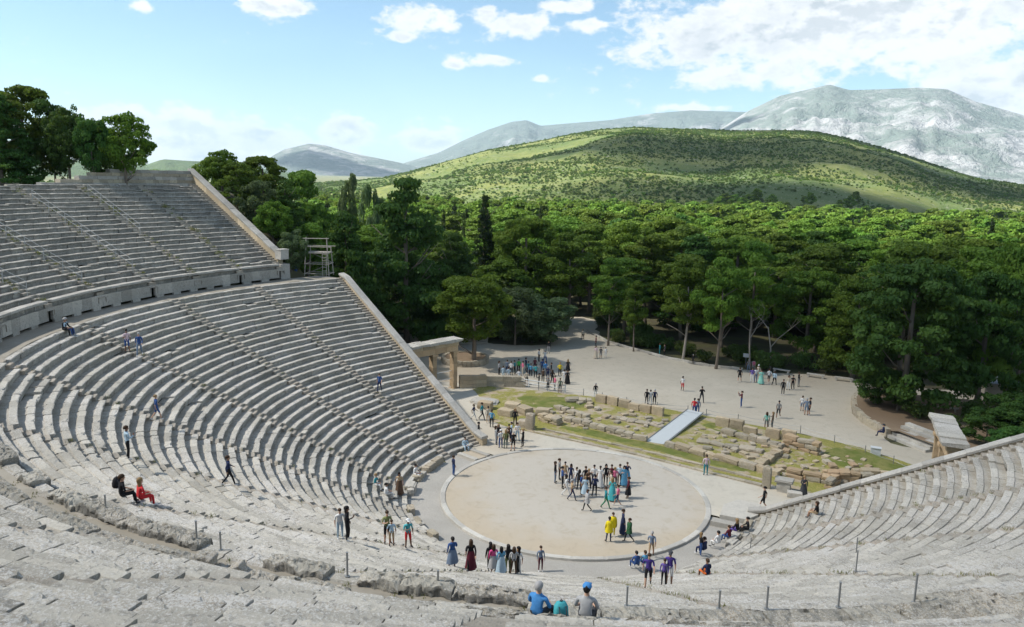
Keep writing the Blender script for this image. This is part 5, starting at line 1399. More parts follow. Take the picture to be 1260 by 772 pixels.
# body joints: name -> (x, y, z, rx, ry); local +Y is forward
def pose_joints(pose):
    J = {'pel': (0, 0, .96, .155, .115), 'wst': (0, .0, 1.10, .135, .10), 'chs': (0, .0, 1.28, .165, .115), 'nkb': (0, -.01, 1.42, .085, .07), 'nek': (0, 0, 1.49, .052, .055),
         'hd1': (0, .02, 1.56, .075, .088), 'hd2': (0, .012, 1.65, .074, .090), 'nose': (0, .118, 1.585, .012, .012)}
    leg = {'hip': (.095, 0, .90, .090, .095), 'kne': (.105, .015, .50, .058, .060), 'ank': (.11, -.01, .10, .040, .042), 'hee': (.115, -.01, .045, .042, .042), 'toe': (.13, .15, .035, .038, .03)}
    arm = {'sho': (.175, -.01, 1.385, .060, .058), 'elb': (.235, -.03, 1.12, .042, .042), 'wri': (.245, .045, .89, .027, .030), 'plm': (.245, .065, .83, .024, .034)}
    legs = {s: {k: (v[0]*s, *v[1:]) for k, v in leg.items()} for s in (-1, 1)}; arms = {s: {k: (v[0]*s, *v[1:]) for k, v in arm.items()} for s in (-1, 1)}
    def mv(d, k, x=None, y=None, z=None):
        v = list(d[k]); 
        if x is not None: v[0] = x
        if y is not None: v[1] = y
        if z is not None: v[2] = z
        d[k] = tuple(v)
    if pose == 'walk':
        for s, o in ((1, 1), (-1, -1)):
            mv(legs[s], 'kne', y=.16 if o > 0 else -.02, z=.52); mv(legs[s], 'ank', y=.26 if o > 0 else -.30, z=.11 if o > 0 else .17)
            mv(legs[s], 'hee', y=.25 if o > 0 else -.33, z=.045 if o > 0 else .12); mv(legs[s], 'toe', y=.41 if o > 0 else -.20, z=.05 if o > 0 else .035)
            mv(arms[s], 'elb', y=-.14 if o > 0 else .06, z=1.13); mv(arms[s], 'wri', y=-.12 if o > 0 else .26, z=.90 if o > 0 else .98); mv(arms[s], 'plm', y=-.10 if o > 0 else .31, z=.84 if o > 0 else .95)
    if pose == 'photo':
        for s in (-1, 1):
            mv(arms[s], 'elb', x=.24*s, y=.20, z=1.22); mv(arms[s], 'wri', x=.08*s, y=.33, z=1.47); mv(arms[s], 'plm', x=.055*s, y=.34, z=1.54)
            mv(legs[s], 'kne', x=.15*s); mv(legs[s], 'ank', x=.20*s); mv(legs[s], 'hee', x=.20*s); mv(legs[s], 'toe', x=.24*s)
    if pose == 'bent':      # one hand up to the chest
        mv(arms[1], 'elb', y=.05, z=1.13); mv(arms[1], 'wri', x=.10, y=.25, z=1.20); mv(arms[1], 'plm', x=.05, y=.28, z=1.24)
        mv(legs[-1], 'kne', y=.06); mv(legs[-1], 'ank', x=-.16, y=.02); mv(legs[-1], 'hee', x=-.16, y=.02); mv(legs[-1], 'toe', x=-.22, y=.16)
    if pose == 'sit':       # origin at the seat surface under the hips
        dz = -.855
        for k, v in list(J.items()): J[k] = (v[0], v[1]+(.02 if v[2] < 1.2 else .09), v[2]+dz, v[3], v[4])
        for s in (-1, 1):
            legs[s] = {'hip': (.10*s, .03, .09, .098, .095), 'kne': (.15*s, .46, .10, .062, .062), 'ank': (.13*s, .50, -.28, .040, .042), 'hee': (.13*s, .49, -.335, .042, .042), 'toe': (.15*s, .65, -.345, .036, .03)}
            arms[s] = {'sho': (.175*s, .07, 1.375+dz, .060, .058), 'elb': (.25*s, .13, 1.12+dz, .042, .042), 'wri': (.14*s, .34, .20, .027, .03), 'plm': (.10*s, .40, .19, .024, .034)}
    return J, legs, arms
def build_body(pose):
    J, legs, arms = pose_joints(pose); V = []; E = []; R = []; reg = []
    def av(t, r=None): V.append(t[:3]); R.append(t[3:5]); return len(V)-1
    def seg(a, b_, g): E.append((a, b_)); reg.append((a, b_, g))
    ids = {k: av(v) for k, v in J.items()}
    # slots: 0 skin, 1 top, 2 bottom, 3 shoe, 4 forearm, 5 shin
    seg(ids['pel'], ids['wst'], 1 if pose != 'sit' else 1); seg(ids['wst'], ids['chs'], 1); seg(ids['chs'], ids['nkb'], 1); seg(ids['nkb'], ids['nek'], 0)
    seg(ids['nek'], ids['hd1'], 0); seg(ids['hd1'], ids['hd2'], 0); seg(ids['hd1'], ids['nose'], 0)
    for s in (-1, 1):
        L = {k: av(v) for k, v in legs[s].items()}
        seg(ids['pel'], L['hip'], 2); seg(L['hip'], L['kne'], 2); seg(L['kne'], L['ank'], 5); seg(L['ank'], L['hee'], 3); seg(L['hee'], L['toe'], 3)
        A = {k: av(v) for k, v in arms[s].items()}
        seg(ids['chs'], A['sho'], 1); seg(A['sho'], A['elb'], 1); seg(A['elb'], A['wri'], 4); seg(A['wri'], A['plm'], 0)
        w_ = Vector(arms[s]['wri'][:3]); p = Vector(arms[s]['plm'][:3]); d = (p-w_).normalized()
        side = Vector((0, 1, 0)) if abs(d.y) < .7 else Vector((1, 0, 0)); side = (side-d*side.dot(d)).normalized(); inn = d.cross(side).normalized()*(-s if pose not in ('photo',) else 1)
        for q, fl in zip((-1.5, -.5, .5, 1.5), (.060, .072, .076, .068)):
            b0 = p+d*.025+side*.017*q; b1 = b0+d*fl*.5+inn*.008; b2 = b0+d*fl*.85+inn*.03
            i0 = av((*b0, .0095, .0095)); i1 = av((*b1, .0085, .0085)); i2 = av((*b2, .0075, .0075)); seg(A['plm'], i0, 0); seg(i0, i1, 0); seg(i1, i2, 0)
        t0 = w_+d*.03+side*.028; t1 = t0+d*.03+side*.022+inn*.01; i0 = av((*t0, .011, .011)); i1 = av((*t1, .009, .009)); seg(A['wri'], i0, 0); seg(i0, i1, 0)
    me = bpy.data.meshes.new('skeleton'); me.from_pydata(V, E, [])
    o = bpy.data.objects.new('skeleton', me); COL.objects.link(o)
    md = o.modifiers.new('s', 'SKIN'); md.use_smooth_shade = True; md.branch_smoothing = .4
    me.skin_vertices[0].data[0].use_root = True
    for i, r in enumerate(R): me.skin_vertices[0].data[i].radius = r
    m2 = o.modifiers.new('u', 'SUBSURF'); m2.levels = 1; m2.render_levels = 1
    dg = bpy.context.evaluated_depsgraph_get(); out = bpy.data.meshes.new_from_object(o.evaluated_get(dg)); out.name = 'body'
    bpy.data.objects.remove(o)
    while len(out.materials) < 6: out.materials.append(SKIN[0])
    # region of every face: nearest skeleton segment
    co = np.array([p.center for p in out.polygons]); best = np.full(len(co), 9.); rg_ = np.zeros(len(co), int); VV = np.array(V)
    for (a, b_, g) in reg:
        A_, B_ = VV[a], VV[b_]; ab = B_-A_; t = np.clip(((co-A_)@ab)/max(1e-9, ab@ab), 0, 1)
        d = np.linalg.norm(co-(A_+t[:, None]*ab), axis=1)-(np.mean(R[a])*(1-t)+np.mean(R[b_])*t)
        m_ = d < best; best[m_] = d[m_]; rg_[m_] = g
    if pose != 'sit': rg_[(rg_ == 1) & (co[:, 2] < .93) & (abs(co[:, 0]) < .17)] = 2
    out.polygons.foreach_set('material_index', rg_.astype(np.int32)); out.polygons.foreach_set('use_smooth', np.ones(len(co), bool)); out.update()
    return out, J
BODY = {p: build_body(p) for p in ('stand', 'walk', 'photo', 'bent', 'sit')}
def lathe(prof, n=20, fold=0., seed=0, ysc=.75):
    V = []; rg = random.Random(seed)
    for (r, z, y) in prof:
        for j in range(n):
            t = 2*pi*j/n; q = r*(1+fold*(prof[0][1]-z)*cos(t*6+seed)); V.append((q*cos(t), y+q*sin(t)*ysc, z))
    F = [[i*n+j, i*n+(j+1) % n, (i+1)*n+(j+1) % n, (i+1)*n+j] for i in range(len(prof)-1) for j in range(n)]
    return V, F
def gar(name, prof, **k): V, F = lathe(prof, **k); return mesh_data(name, V, np.array(F), [SKIN[0]], smooth=True)
GAR = {'skirt': gar('skirt', [(.155, 1.05, 0), (.19, .92, 0), (.23, .72, 0), (.27, .42, 0), (.29, .30, 0)], fold=.12),
       'dress': gar('dress', [(.15, 1.12, 0), (.19, .94, 0), (.22, .70, 0), (.26, .35, 0), (.30, .10, 0)], fold=.12),
       'coat': gar('coat', [(.09, 1.45, -.01), (.19, 1.40, -.01), (.215, 1.25, 0), (.195, 1.08, 0), (.22, .92, 0), (.25, .68, 0)], fold=.08, ysc=.78)}
def hair_mesh(long, dz=0., dy=0.):
    V = []; n, k = 14, 9
    for i in range(k+1):
        ph = pi*i/k*.62
        for j in range(n):
            t = 2*pi*j/n; back = max(0, -sin(t)); r = .100
            V.append((r*.92*sin(ph)*cos(t), dy-.012+r*1.12*sin(ph)*sin(t)-(.02*back), dz+1.655+r*cos(ph)-back*.05*(i/k)**2))
    F = [[i*n+j, i*n+(j+1) % n, (i+1)*n+(j+1) % n, (i+1)*n+j] for i in range(k) for j in range(n)]
    if long:
        b0 = len(V)
        for i in range(7):
            z = 1.66-.055*i; w_ = .098+.012*sin(i*.6)
            for j in range(9):
                t = pi+pi*j/8; V.append((w_*cos(t), dy-.015+(.115-.006*i)*sin(t), dz+z))
        F += [[b0+i*9+j, b0+i*9+j+1, b0+(i+1)*9+j+1, b0+(i+1)*9+j] for i in range(6) for j in range(8)]
    me = mesh_data('hair', V, np.array(F), [SKIN[0]], smooth=True); return me
HM = {(l, p): hair_mesh(l, -.855 if p else 0, .09 if p else 0) for l in (0, 1) for p in (0, 1)}
def cap_mesh(dz, dy):
    m = MB(); V = []; n = 14
    for i in range(6):
        ph = pi*i/5*.5
        for j in range(n): t = 2*pi*j/n; V.append((.104*sin(ph)*cos(t), dy-.005+.118*sin(ph)*sin(t), dz+1.665+.095*cos(ph)))
    F = [[i*n+j, i*n+(j+1) % n, (i+1)*n+(j+1) % n, (i+1)*n+j] for i in range(5) for j in range(n)]
    m.add(V, F); m.box((0, dy+.15, dz+1.655), (.15, .11, .015), tilt=(-.15, 0)); return m.data('cap', SKIN[0], True)
CAPM = {p: cap_mesh(-.855 if p else 0, .09 if p else 0) for p in (0, 1)}
rp = random.Random(12)
def setmat(o, i, m): o.material_slots[i].link = 'OBJECT'; o.material_slots[i].material = m
def person(x, y, z, pose, deg, top, bottom, ex, sc, label, skin=None, hair=None, name='person', group=None):
    sit = pose in ('sit', 'sitwall', 'sitlow'); bp = 'sit' if sit else pose
    if pose == 'stand' and rp.random() < .4: bp = 'bent'
    e = empty(name, (x, y, z), radians(deg), label, 'person', group); s_ = sc*rp.uniform(.965, 1.035); e.scale = (s_*rp.uniform(1.0, 1.16), s_*rp.uniform(1.0, 1.14), s_)
    if pose == 'sitlow': e.location.z += .3
    b = link('body', BODY[bp][0], e); sk = skin or rp.choice([SKIN[0], SKIN[0], SKIN[1], SKIN[1], SKIN[2]])
    T = cloth(top); Bm = cloth(bottom); shorts = 'shorts' in ex
    short_sl = shorts or top in ('white', 'pink', 'tan', 'purple', 'mint', 'turquoise', 'olive', 'grey') or rp.random() < .25
    for i, m in enumerate((sk, T, Bm, rp.choice([SHOE, SHOE, SHOEW]), sk if short_sl or 'bare' in ex else T, sk if (shorts or 'skirt' in ex or 'bare' in ex) else Bm)): setmat(b, i, m)
    if not sit:
        for g in ('skirt', 'dress', 'coat'):
            if g in ex:
                o = link(g, GAR[g], e); setmat(o, 0, T if g == 'coat' or (g == 'dress' and bottom == top) else Bm)
                if g == 'coat' and 'skirt' not in ex: pass
    if 'cap:' in ex: o = link('cap', CAPM[int(sit)], e); setmat(o, 0, cloth(ex.split('cap:')[1].split(',')[0]))
    if hair != 'none':
        o = link('hair', HM[(int('longhair' in ex), int(sit))], e); setmat(o, 0, hair or rp.choice([HAIR[0], HAIR[0], HAIR[1], HAIR[1], HAIR[3] if rp.random() < .4 or 'longhair' in ex else HAIR[2]]))
        if 'cap:' in ex: o.scale = (.97, .97, .992)
    return e
PEOPLE = [
(-2.35, 1.07, 0.15, 'stand', 290, 'black', 'grey blue', 'longhair', 1, 'long-haired person in black top and grey blue trousers, in the orchestra group'),
(-2.44, 1.83, 0.15, 'stand', 303, 'grey', 'black', '', 1, 'person in grey top and black trousers, in the orchestra group'),
(-1.91, 1.83, 0.15, 'stand', 205, 'tan', 'tan', '', 0.95, 'person in tan clothes, in the orchestra group'),
(-1.34, 0.47, 0.15, 'stand', 305, 'blue', 'black', '', 1.05, 'person in blue top and black trousers, in the orchestra group, left one'),
(-0.28, -0.68, 0.15, 'walk', 306, 'white', 'white', 'longhair', 0.98, 'long-haired person in white clothes walking, in the orchestra group'),
(-1.13, 1.41, 0.15, 'stand', 191, 'navy', 'navy', 'longhair', 1, 'long-haired person in navy clothes, in the orchestra group'),
(-0.53, 1.26, 0.15, 'stand', 188, 'white', 'grey blue', '', 0.98, 'person in white top and grey blue trousers, in the orchestra group'),
(0.45, -1.07, 0.15, 'walk', 315, 'tan', 'navy', '', 0.95, 'person in tan top and navy trousers walking, in the orchestra group'),
(-0.12, 0.99, 0.15, 'stand', 19, 'black', 'black', 'longhair', 0.96, 'long-haired person in black clothes, in the orchestra group, left one'),
(0.43, 0.36, 0.15, 'stand', 287, 'blue', 'black', '', 1, 'person in blue top and black trousers, in the orchestra group, right one'),
(0.03, 1.69, 0.15, 'stand', 231, 'black', 'grey', '', 1.03, 'person in black top and grey trousers, in the orchestra group'),
(0.92, 0.07, 0.15, 'stand', 27, 'pale blue', 'pale blue', 'skirt', 0.93, 'person in pale blue top and pale blue skirt, in the orchestra group'),
(0.46, 1.43, 0.15, 'stand', 223, 'brown', 'black', '', 1, 'person in brown top and black trousers, in the orchestra group'),
(0.40, 2.38, 0.15, 'stand', 207, 'white', 'navy', '', 1, 'person in white top and navy trousers, in the orchestra group'),
(1.43, 0.65, 0.15, 'stand', 34, 'navy', 'black', '', 1, 'person in navy top and black trousers, in the orchestra group'),
(0.92, 2.41, 0.15, 'stand', 192, 'white', 'white', 'dress', 1, 'person in white dress, in the orchestra group'),
(1.06, 3.10, 0.15, 'stand', 213, 'black', 'black', 'longhair', 1, 'long-haired person in black clothes, in the orchestra group, right one'),
(2.26, -2.00, 0.15, 'walk', 135, 'light grey', 'black', 'coat', 0.97, 'person in light grey coat and black trousers walking, in the orchestra group'),
(1.45, 3.30, 0.15, 'stand', 208, 'maroon', 'black', '', 1.02, 'person in maroon top and black trousers, in the orchestra group'),
(1.83, 3.12, 0.15, 'stand', 217, 'pink', 'black', 'longhair', 0.98, 'long-haired person in pink top and black trousers, in the orchestra group'),
(2.03, 2.07, 0.15, 'stand', 124, 'beige', 'tan', '', 0.97, 'person in beige top and tan trousers, in the orchestra group'),
(1.92, 3.77, 0.15, 'stand', 187, 'pale blue', 'black', '', 1.02, 'person in pale blue top and black trousers, in the orchestra group'),
(2.15, 4.60, 0.15, 'photo', 217, 'navy', 'sky blue', 'skirt', 1, 'person in navy top and sky blue skirt, arms raised, in the orchestra group'),
(2.26, 3.87, 0.15, 'stand', 210, 'sky blue', 'sky blue', 'dress,longhair', 0.98, 'long-haired person in sky blue dress, in the orchestra group'),
(3.59, 1.93, 0.15, 'stand', 107, 'maroon', 'black', 'skirt', 1, 'person in maroon top and black skirt, in the orchestra group'),
(2.87, 0.73, 0.15, 'stand', 6, 'turquoise', 'turquoise', 'dress,longhair', 1.03, 'long-haired person in turquoise dress, in the orchestra group'),
(3.14, -0.79, 0.15, 'walk', 313, 'teal', 'green', '', 0.97, 'person in teal top and green trousers walking, in the orchestra group'),
(3.63, 0.13, 0.15, 'walk', 115, 'pink', 'navy', 'shorts', 0.95, 'person in pink top and navy shorts walking, in the orchestra group'),
(5.78, -5.28, 0.15, 'stand', 36, 'yellow', 'navy', 'coat', 1, 'person in yellow coat and navy trousers, among four near the orchestra edge'),
(5.61, -4.42, 0.15, 'stand', 223, 'yellow', 'yellow', 'coat', 1, 'person in yellow coat, among four near the orchestra edge'),
(6.02, -3.73, 0.15, 'stand', 305, 'navy', 'navy', 'dress', 1.02, 'person in navy dress, among four near the orchestra edge'),
(6.86, -4.50, 0.15, 'walk', 134, 'dark green', 'black', 'coat', 0.97, 'person in dark green coat and black trousers walking, among four near the orchestra edge'),
(8.94, -5.52, 0.15, 'walk', 19, 'grey blue', 'tan', 'shorts', 1, 'person in grey blue top and tan shorts walking, on the stone ring'),
(6.60, 9.99, 0.15, 'stand', 33, 'pale pink', 'teal', '', 1, 'person in pale pink top and teal trousers, walking along the front of the stage ruins'),
(12.46, 6.25, 0.15, 'walk', 103, 'black', 'black', 'bare', 1, 'person in black clothes walking, near the right end of the stage'),
(14.20, 10.52, 0.15, 'stand', 212, 'charcoal', 'charcoal', 'dress,longhair', 0.97, 'long-haired person in charcoal dress, near the right end of the stage'),
(12.82, 1.73, 0.40, 'sit', 114, 'black', 'black', '', 1, 'person in black clothes, beside the pale rounded slab'),
(12.38, 0.77, 0.50, 'sit', 76, 'black', 'violet', 'longhair', 1, 'long-haired person in black top and violet trousers, beside the pale rounded slab'),
(12.26, -0.49, 0.50, 'sit', 72, 'maroon', 'blue', '', 1, 'person in maroon top and blue trousers, beside the pale rounded slab'),
(12.01, -1.79, 0.50, 'sit', 69, 'white', 'white', '', 1, 'person in white clothes, beside the pale rounded slab'),
(11.39, -3.41, 0.15, 'stand', 310, 'black', 'blue', 'longhair', 0.95, 'long-haired person in black top and blue trousers, beside the pale rounded slab'),
(11.62, -3.22, 0.50, 'sit', 72, 'navy', 'navy', '', 1, 'person in navy clothes, beside the pale rounded slab'),
(14.67, -11.26, 3.36, 'sit', 58, 'navy', 'orange', 'shorts', 1, 'person in navy top and orange shorts, beside the pale rounded slab'),
(17.10, 2.03, 2.62, 'sit', 88, 'black', 'tan', 'longhair,shorts', 1, 'long-haired person in black top and tan shorts, sitting on the upper right benches'),
(14.49, -18.55, 5.96, 'walk', 204, 'purple', 'black', 'shorts', 0.9, 'person in purple top and black shorts, climbing the near stair'),
(14.95, -17.25, 5.59, 'stand', 197, 'purple', 'white', 'shorts,cap:charcoal', 0.9450000000000001, 'person in purple top and white shorts with charcoal cap, climbing the near stair'),
(14.76, -17.41, 5.59, 'stand', 196, 'violet', 'black', '', 0.738, 'person in violet top and black trousers, climbing the near stair'),
(8.94, -7.62, 0.50, 'sit', 53, 'blue', 'blue', '', 1, 'person in blue clothes, sitting below the stone ring'),
(9.33, -7.19, 0.50, 'sit', 56, 'sky blue', 'blue', '', 1, 'person in sky blue top and blue trousers, sitting below the stone ring'),
(4.14, -11.07, 0.01, 'stand', 230, 'grey blue', 'maroon', '', 0.95, 'person in grey blue top and maroon trousers, just below the stone ring'),
(5.66, -18.39, 3.74, 'stand', 44, 'brown', 'grey', 'longhair', 0.855, 'long-haired person in brown top and grey trousers, in the row below the ring'),
(6.27, -18.95, 4.11, 'stand', 55, 'hot pink', 'light grey', 'skirt,longhair', 0.855, 'long-haired person in hot pink top and light grey skirt, in the row below the ring'),
(6.66, -18.82, 4.11, 'stand', 51, 'sky blue', 'pale blue', 'dress,longhair', 0.855, 'long-haired person in sky blue dress over pale blue skirt, in the row below the ring'),
(6.57, -18.09, 3.74, 'stand', 56, 'black', 'olive', 'longhair', 0.9, 'long-haired person in black top and olive trousers, in the row below the ring'),
(6.86, -17.98, 3.74, 'stand', 42, 'light grey', 'brown', 'longhair', 0.873, 'long-haired person in light grey top and brown trousers, in the row below the ring'),
(6.66, -17.29, 3.36, 'stand', 199, 'white', 'white', 'longhair', 0.873, 'long-haired person in white clothes, in the row below the ring'),
(6.51, -21.13, 5.22, 'stand', 54, 'black', 'maroon', 'dress,longhair', 0.927, 'long-haired person in black dress over maroon skirt, standing facing the orchestra'),
(6.09, -22.00, 5.59, 'stand', 60, 'blue', 'grey blue', 'skirt', 0.918, 'person in blue top and grey blue skirt, standing facing the orchestra'),
(0.59, -19.10, 3.74, 'stand', 241, 'turquoise', 'red', 'shorts,cap:white', 0.98, 'person in turquoise top and red shorts with white cap, left of the orchestra'),
(0.74, -20.53, 4.48, 'stand', 227, 'pale blue', 'tan', 'shorts', 0.82, 'person in pale blue top and tan shorts, left of the orchestra'),
(0.38, -20.49, 4.48, 'stand', 234, 'olive', 'black', 'shorts', 1.05, 'person in olive top and black shorts, left of the orchestra'),
(1.27, -24.11, 6.33, 'stand', 305, 'black', 'black', 'longhair', 1, 'long-haired person in black clothes, left of the orchestra'),
(0.83, -24.17, 6.33, 'stand', 243, 'white', 'pale blue', '', 0.9, 'person in white top and pale blue trousers, left of the orchestra'),
(-10.03, -8.54, 0.35, 'walk', 227, 'tan', 'brown', 'dress,longhair', 1, 'long-haired person in tan dress over brown skirt walking, left of the orchestra'),
(-11.77, -4.95, 0.40, 'sit', 283, 'white', 'white', '', 1, 'person in white clothes, left of the orchestra, right one'),
(-10.82, -10.27, 1.51, 'sit', 294, 'teal', 'white', '', 1, 'person in teal top and white trousers, left of the orchestra'),
(-9.62, -10.45, 1.14, 'sit', 333, 'white', 'white', '', 1, 'person in white clothes, left of the orchestra, left one'),
(-9.56, -2.76, 0.15, 'stand', 331, 'navy', 'blue', '', 1, 'person in navy top and blue trousers, left of the orchestra'),
(-12.72, 2.63, 0.40, 'sit', 240, 'pale blue', 'pale blue', '', 1, 'person in pale blue clothes, left of the orchestra'),
(-13.15, 5.23, 0.15, 'walk', 320, 'black', 'black', '', 1, 'person in black clothes walking, left of the orchestra'),
(6.51, -21.13, 5.22, 'walk', 214, 'black', 'black', '', 0.9, 'person in black clothes, at the left entrance, left one'),
(-17.10, 9.59, 0.15, 'walk', 292, 'navy', 'white', '', 0.9, 'person in navy top and white trousers, at the left entrance'),
(-16.46, 10.08, 0.15, 'walk', 298, 'teal', 'black', '', 1, 'person in teal top and black trousers, at the left entrance'),
(-15.38, 9.63, 0.15, 'stand', 48, 'beige', 'tan', '', 1, 'person in beige top and tan trousers, at the left entrance'),
(5.66, -18.39, 3.74, 'stand', 53, 'black', 'black', '', 0.9, 'person in black clothes, at the left entrance, right one'),
(-14.37, 8.87, 0.15, 'stand', 16, 'sky blue', 'black', '', 1, 'person in sky blue top and black trousers, at the left entrance'),
(-12.90, 10.69, 0.15, 'stand', 219, 'black', 'black', 'longhair', 0.97, 'long-haired person in black clothes, at the left entrance, left one'),
(6.66, -17.29, 3.36, 'stand', 104, 'black', 'black', 'longhair', 0.9, 'long-haired person in black clothes, at the left entrance, right one'),
(-11.25, 5.25, 0.15, 'stand', 316, 'light grey', 'light grey', 'longhair', 1, 'long-haired person in light grey clothes, in the group by the ring'),
(-11.31, 5.74, 0.15, 'stand', 208, 'black', 'navy', 'longhair', 1, 'long-haired person in black top and navy trousers, in the group by the ring'),
(-10.35, 4.78, 0.15, 'stand', 52, 'white', 'blue', 'cap:white', 1, 'person in white top and blue trousers with white cap, in the group by the ring'),
(-9.93, 4.95, 0.15, 'stand', 56, 'olive', 'grey green', 'longhair', 1.0, 'long-haired person in olive top and grey green trousers, in the group by the ring'),
(-10.56, 6.33, 0.15, 'stand', 215, 'brown', 'black', '', 1.03, 'person in brown top and black trousers, in the group by the ring'),
(-9.04, 4.86, 0.15, 'stand', 56, 'black', 'black', 'shorts', 1.05, 'person in black top and black shorts, in the group by the ring'),
(-10.77, 7.02, 0.15, 'stand', 116, 'pale blue', 'blue', '', 1, 'person in pale blue top and blue trousers, in the group by the ring'),
(-8.96, 6.26, 0.15, 'stand', 105, 'black', 'black', '', 1.0, 'person in black clothes, in the group by the ring'),
(-10.22, 7.20, 0.15, 'stand', 219, 'white', 'pale blue', '', 1, 'person in white top and pale blue trousers, in the group by the ring'),
(-25.72, 25.71, 0.02, 'stand', 285, 'light grey', 'black', 'longhair', 1, 'long-haired person in light grey top and black trousers, in the plaza crowd'),
(-24.20, 24.44, 0.02, 'stand', 22, 'pale blue', 'pale blue', '', 1, 'person in pale blue clothes, in the plaza crowd'),
(-25.18, 26.66, 0.02, 'stand', 31, 'grey blue', 'navy', '', 1.05, 'person in grey blue top and navy trousers, in the plaza crowd'),
(-23.30, 24.26, 0.02, 'stand', 40, 'pale blue', 'white', '', 1, 'person in pale blue top and white trousers, in the plaza crowd'),
(-24.57, 26.65, 0.02, 'stand', 20, 'white', 'black', '', 1, 'person in white top and black trousers, in the plaza crowd'),
(-24.71, 27.56, 0.02, 'stand', 284, 'teal', 'black', '', 1, 'person in teal top and black trousers, in the plaza crowd'),
(-24.53, 28.18, 0.02, 'stand', 50, 'bright green', 'black', '', 1, 'person in bright green top and black trousers, in the plaza crowd'),
(-21.47, 23.82, 0.02, 'stand', 26, 'white', 'black', 'shorts', 1.05, 'person in white top and black shorts, in the plaza crowd'),
(-23.47, 27.53, 0.02, 'stand', 144, 'pink', 'beige', '', 1, 'person in pink top and beige trousers, in the plaza crowd'),
(-24.30, 29.46, 0.02, 'stand', 321, 'navy', 'black', '', 1, 'person in navy top and black trousers, in the plaza crowd'),
(-23.15, 28.30, 0.02, 'stand', 28, 'teal', 'navy', '', 1, 'person in teal top and navy trousers, in the plaza crowd'),
(-20.57, 24.11, 0.02, 'stand', 32, 'beige', 'black', 'shorts', 1, 'person in beige top and black shorts, in the plaza crowd'),
(-22.27, 27.52, 0.02, 'stand', 214, 'sky blue', 'black', '', 1, 'person in sky blue top and black trousers, in the plaza crowd'),
(-23.42, 30.16, 0.02, 'stand', 219, 'maroon', 'black', '', 1, 'person in maroon top and black trousers, in the plaza crowd'),
(-21.40, 27.28, 0.02, 'stand', 37, 'turquoise', 'black', '', 1, 'person in turquoise top and black trousers, in the plaza crowd'),
(-18.90, 24.15, 0.02, 'stand', 125, 'black', 'black', '', 1, 'person in black clothes, in the plaza crowd'),
(-22.28, 30.09, 0.02, 'stand', 38, 'blue', 'navy', '', 1, 'person in blue top and navy trousers, in the plaza crowd'),
(-21.11, 29.00, 0.02, 'stand', 52, 'bright blue', 'grey', '', 1.05, 'person in bright blue top and grey trousers, in the plaza crowd'),
(-19.68, 26.23, 0.02, 'stand', 33, 'brown', 'black', '', 1, 'person in brown top and black trousers, in the plaza crowd'),
(-19.83, 27.55, 0.02, 'stand', 209, 'navy', 'navy', '', 1, 'person in navy clothes, in the plaza crowd'),
(-20.57, 29.46, 0.02, 'stand', 131, 'black', 'grey', '', 1, 'person in black top and grey trousers, in the plaza crowd'),
(-17.35, 23.65, 0.02, 'stand', 200, 'grey', 'black', '', 0.95, 'person in grey top and black trousers, in the plaza crowd'),
(-18.44, 26.34, 0.02, 'stand', 23, 'black', 'black', 'longhair', 1, 'long-haired person in black clothes, in the plaza crowd'),
(-16.74, 24.15, 0.02, 'stand', 142, 'pink', 'grey', '', 1, 'person in pink top and grey trousers, in the plaza crowd'),
(-19.53, 29.79, 0.02, 'stand', 212, 'yellow', 'black', '', 1.05, 'person in yellow top and black trousers, in the plaza crowd'),
(-15.74, 23.67, 0.02, 'stand', 33, 'grey green', 'black', 'shorts', 1, 'person in grey green top and black shorts, in the plaza crowd'),
(-17.74, 27.85, 0.02, 'stand', 189, 'white', 'white', 'longhair', 0.95, 'long-haired person in white clothes, in the plaza crowd'),
(-17.06, 27.47, 0.02, 'stand', 27, 'black', 'black', 'dress', 1, 'person in black dress, in the plaza crowd'),
(-19.80, 32.15, 0.02, 'stand', 34, 'black', 'black', 'skirt,longhair', 1, 'long-haired person in black top and black skirt, in the plaza crowd'),
(-25.88, 34.88, 0.02, 'stand', 282, 'white', 'black', '', 1, 'person in white top and black trousers, behind the plaza crowd'),
(-24.54, 34.28, 0.02, 'photo', 37, 'white', 'blue', '', 1.05, 'person in white top and blue trousers, arms raised, behind the plaza crowd'),
(-27.46, 39.78, 0.02, 'stand', 218, 'black', 'light grey', '', 1, 'person in black top and light grey trousers, behind the plaza crowd'),
(-20.85, 41.25, 0.02, 'stand', 189, 'pale pink', 'beige', 'dress', 1, 'person in pale pink dress over beige skirt, behind the plaza crowd'),
(-20.44, 41.87, 0.02, 'stand', 214, 'charcoal', 'grey', 'shorts', 0.92, 'person in charcoal top and grey shorts, behind the plaza crowd'),
(-20.15, 42.72, 0.02, 'stand', 206, 'white', 'white', '', 0.82, 'person in white clothes, behind the plaza crowd'),
(-24.19, 47.31, 0.02, 'stand', 126, 'maroon', 'black', '', 1, 'person in maroon top and black trousers, behind the plaza crowd'),
(-28.17, 50.49, 0.02, 'walk', 23, 'beige', 'brown', '', 1, 'person in beige top and brown trousers walking, behind the plaza crowd'),
(-15.03, 48.98, 0.02, 'stand', 123, 'teal', 'teal', '', 1, 'person in teal clothes, in the middle of the plaza'),
(-14.19, 48.73, 0.02, 'stand', 124, 'charcoal', 'black', '', 1, 'person in charcoal top and black trousers, in the middle of the plaza'),
(-9.34, 46.94, 0.02, 'stand', 180, 'black', 'black', '', 0.75, 'person in black clothes, in the middle of the plaza, right one'),
(-5.15, 33.35, 0.02, 'stand', 2, 'white', 'red', 'shorts', 1.0, 'person in white top and red shorts, in the middle of the plaza'),
(-1.63, 30.21, 0.02, 'photo', 208, 'black', 'charcoal', '', 1.08, 'person in black top and charcoal trousers, arms raised, in the middle of the plaza'),
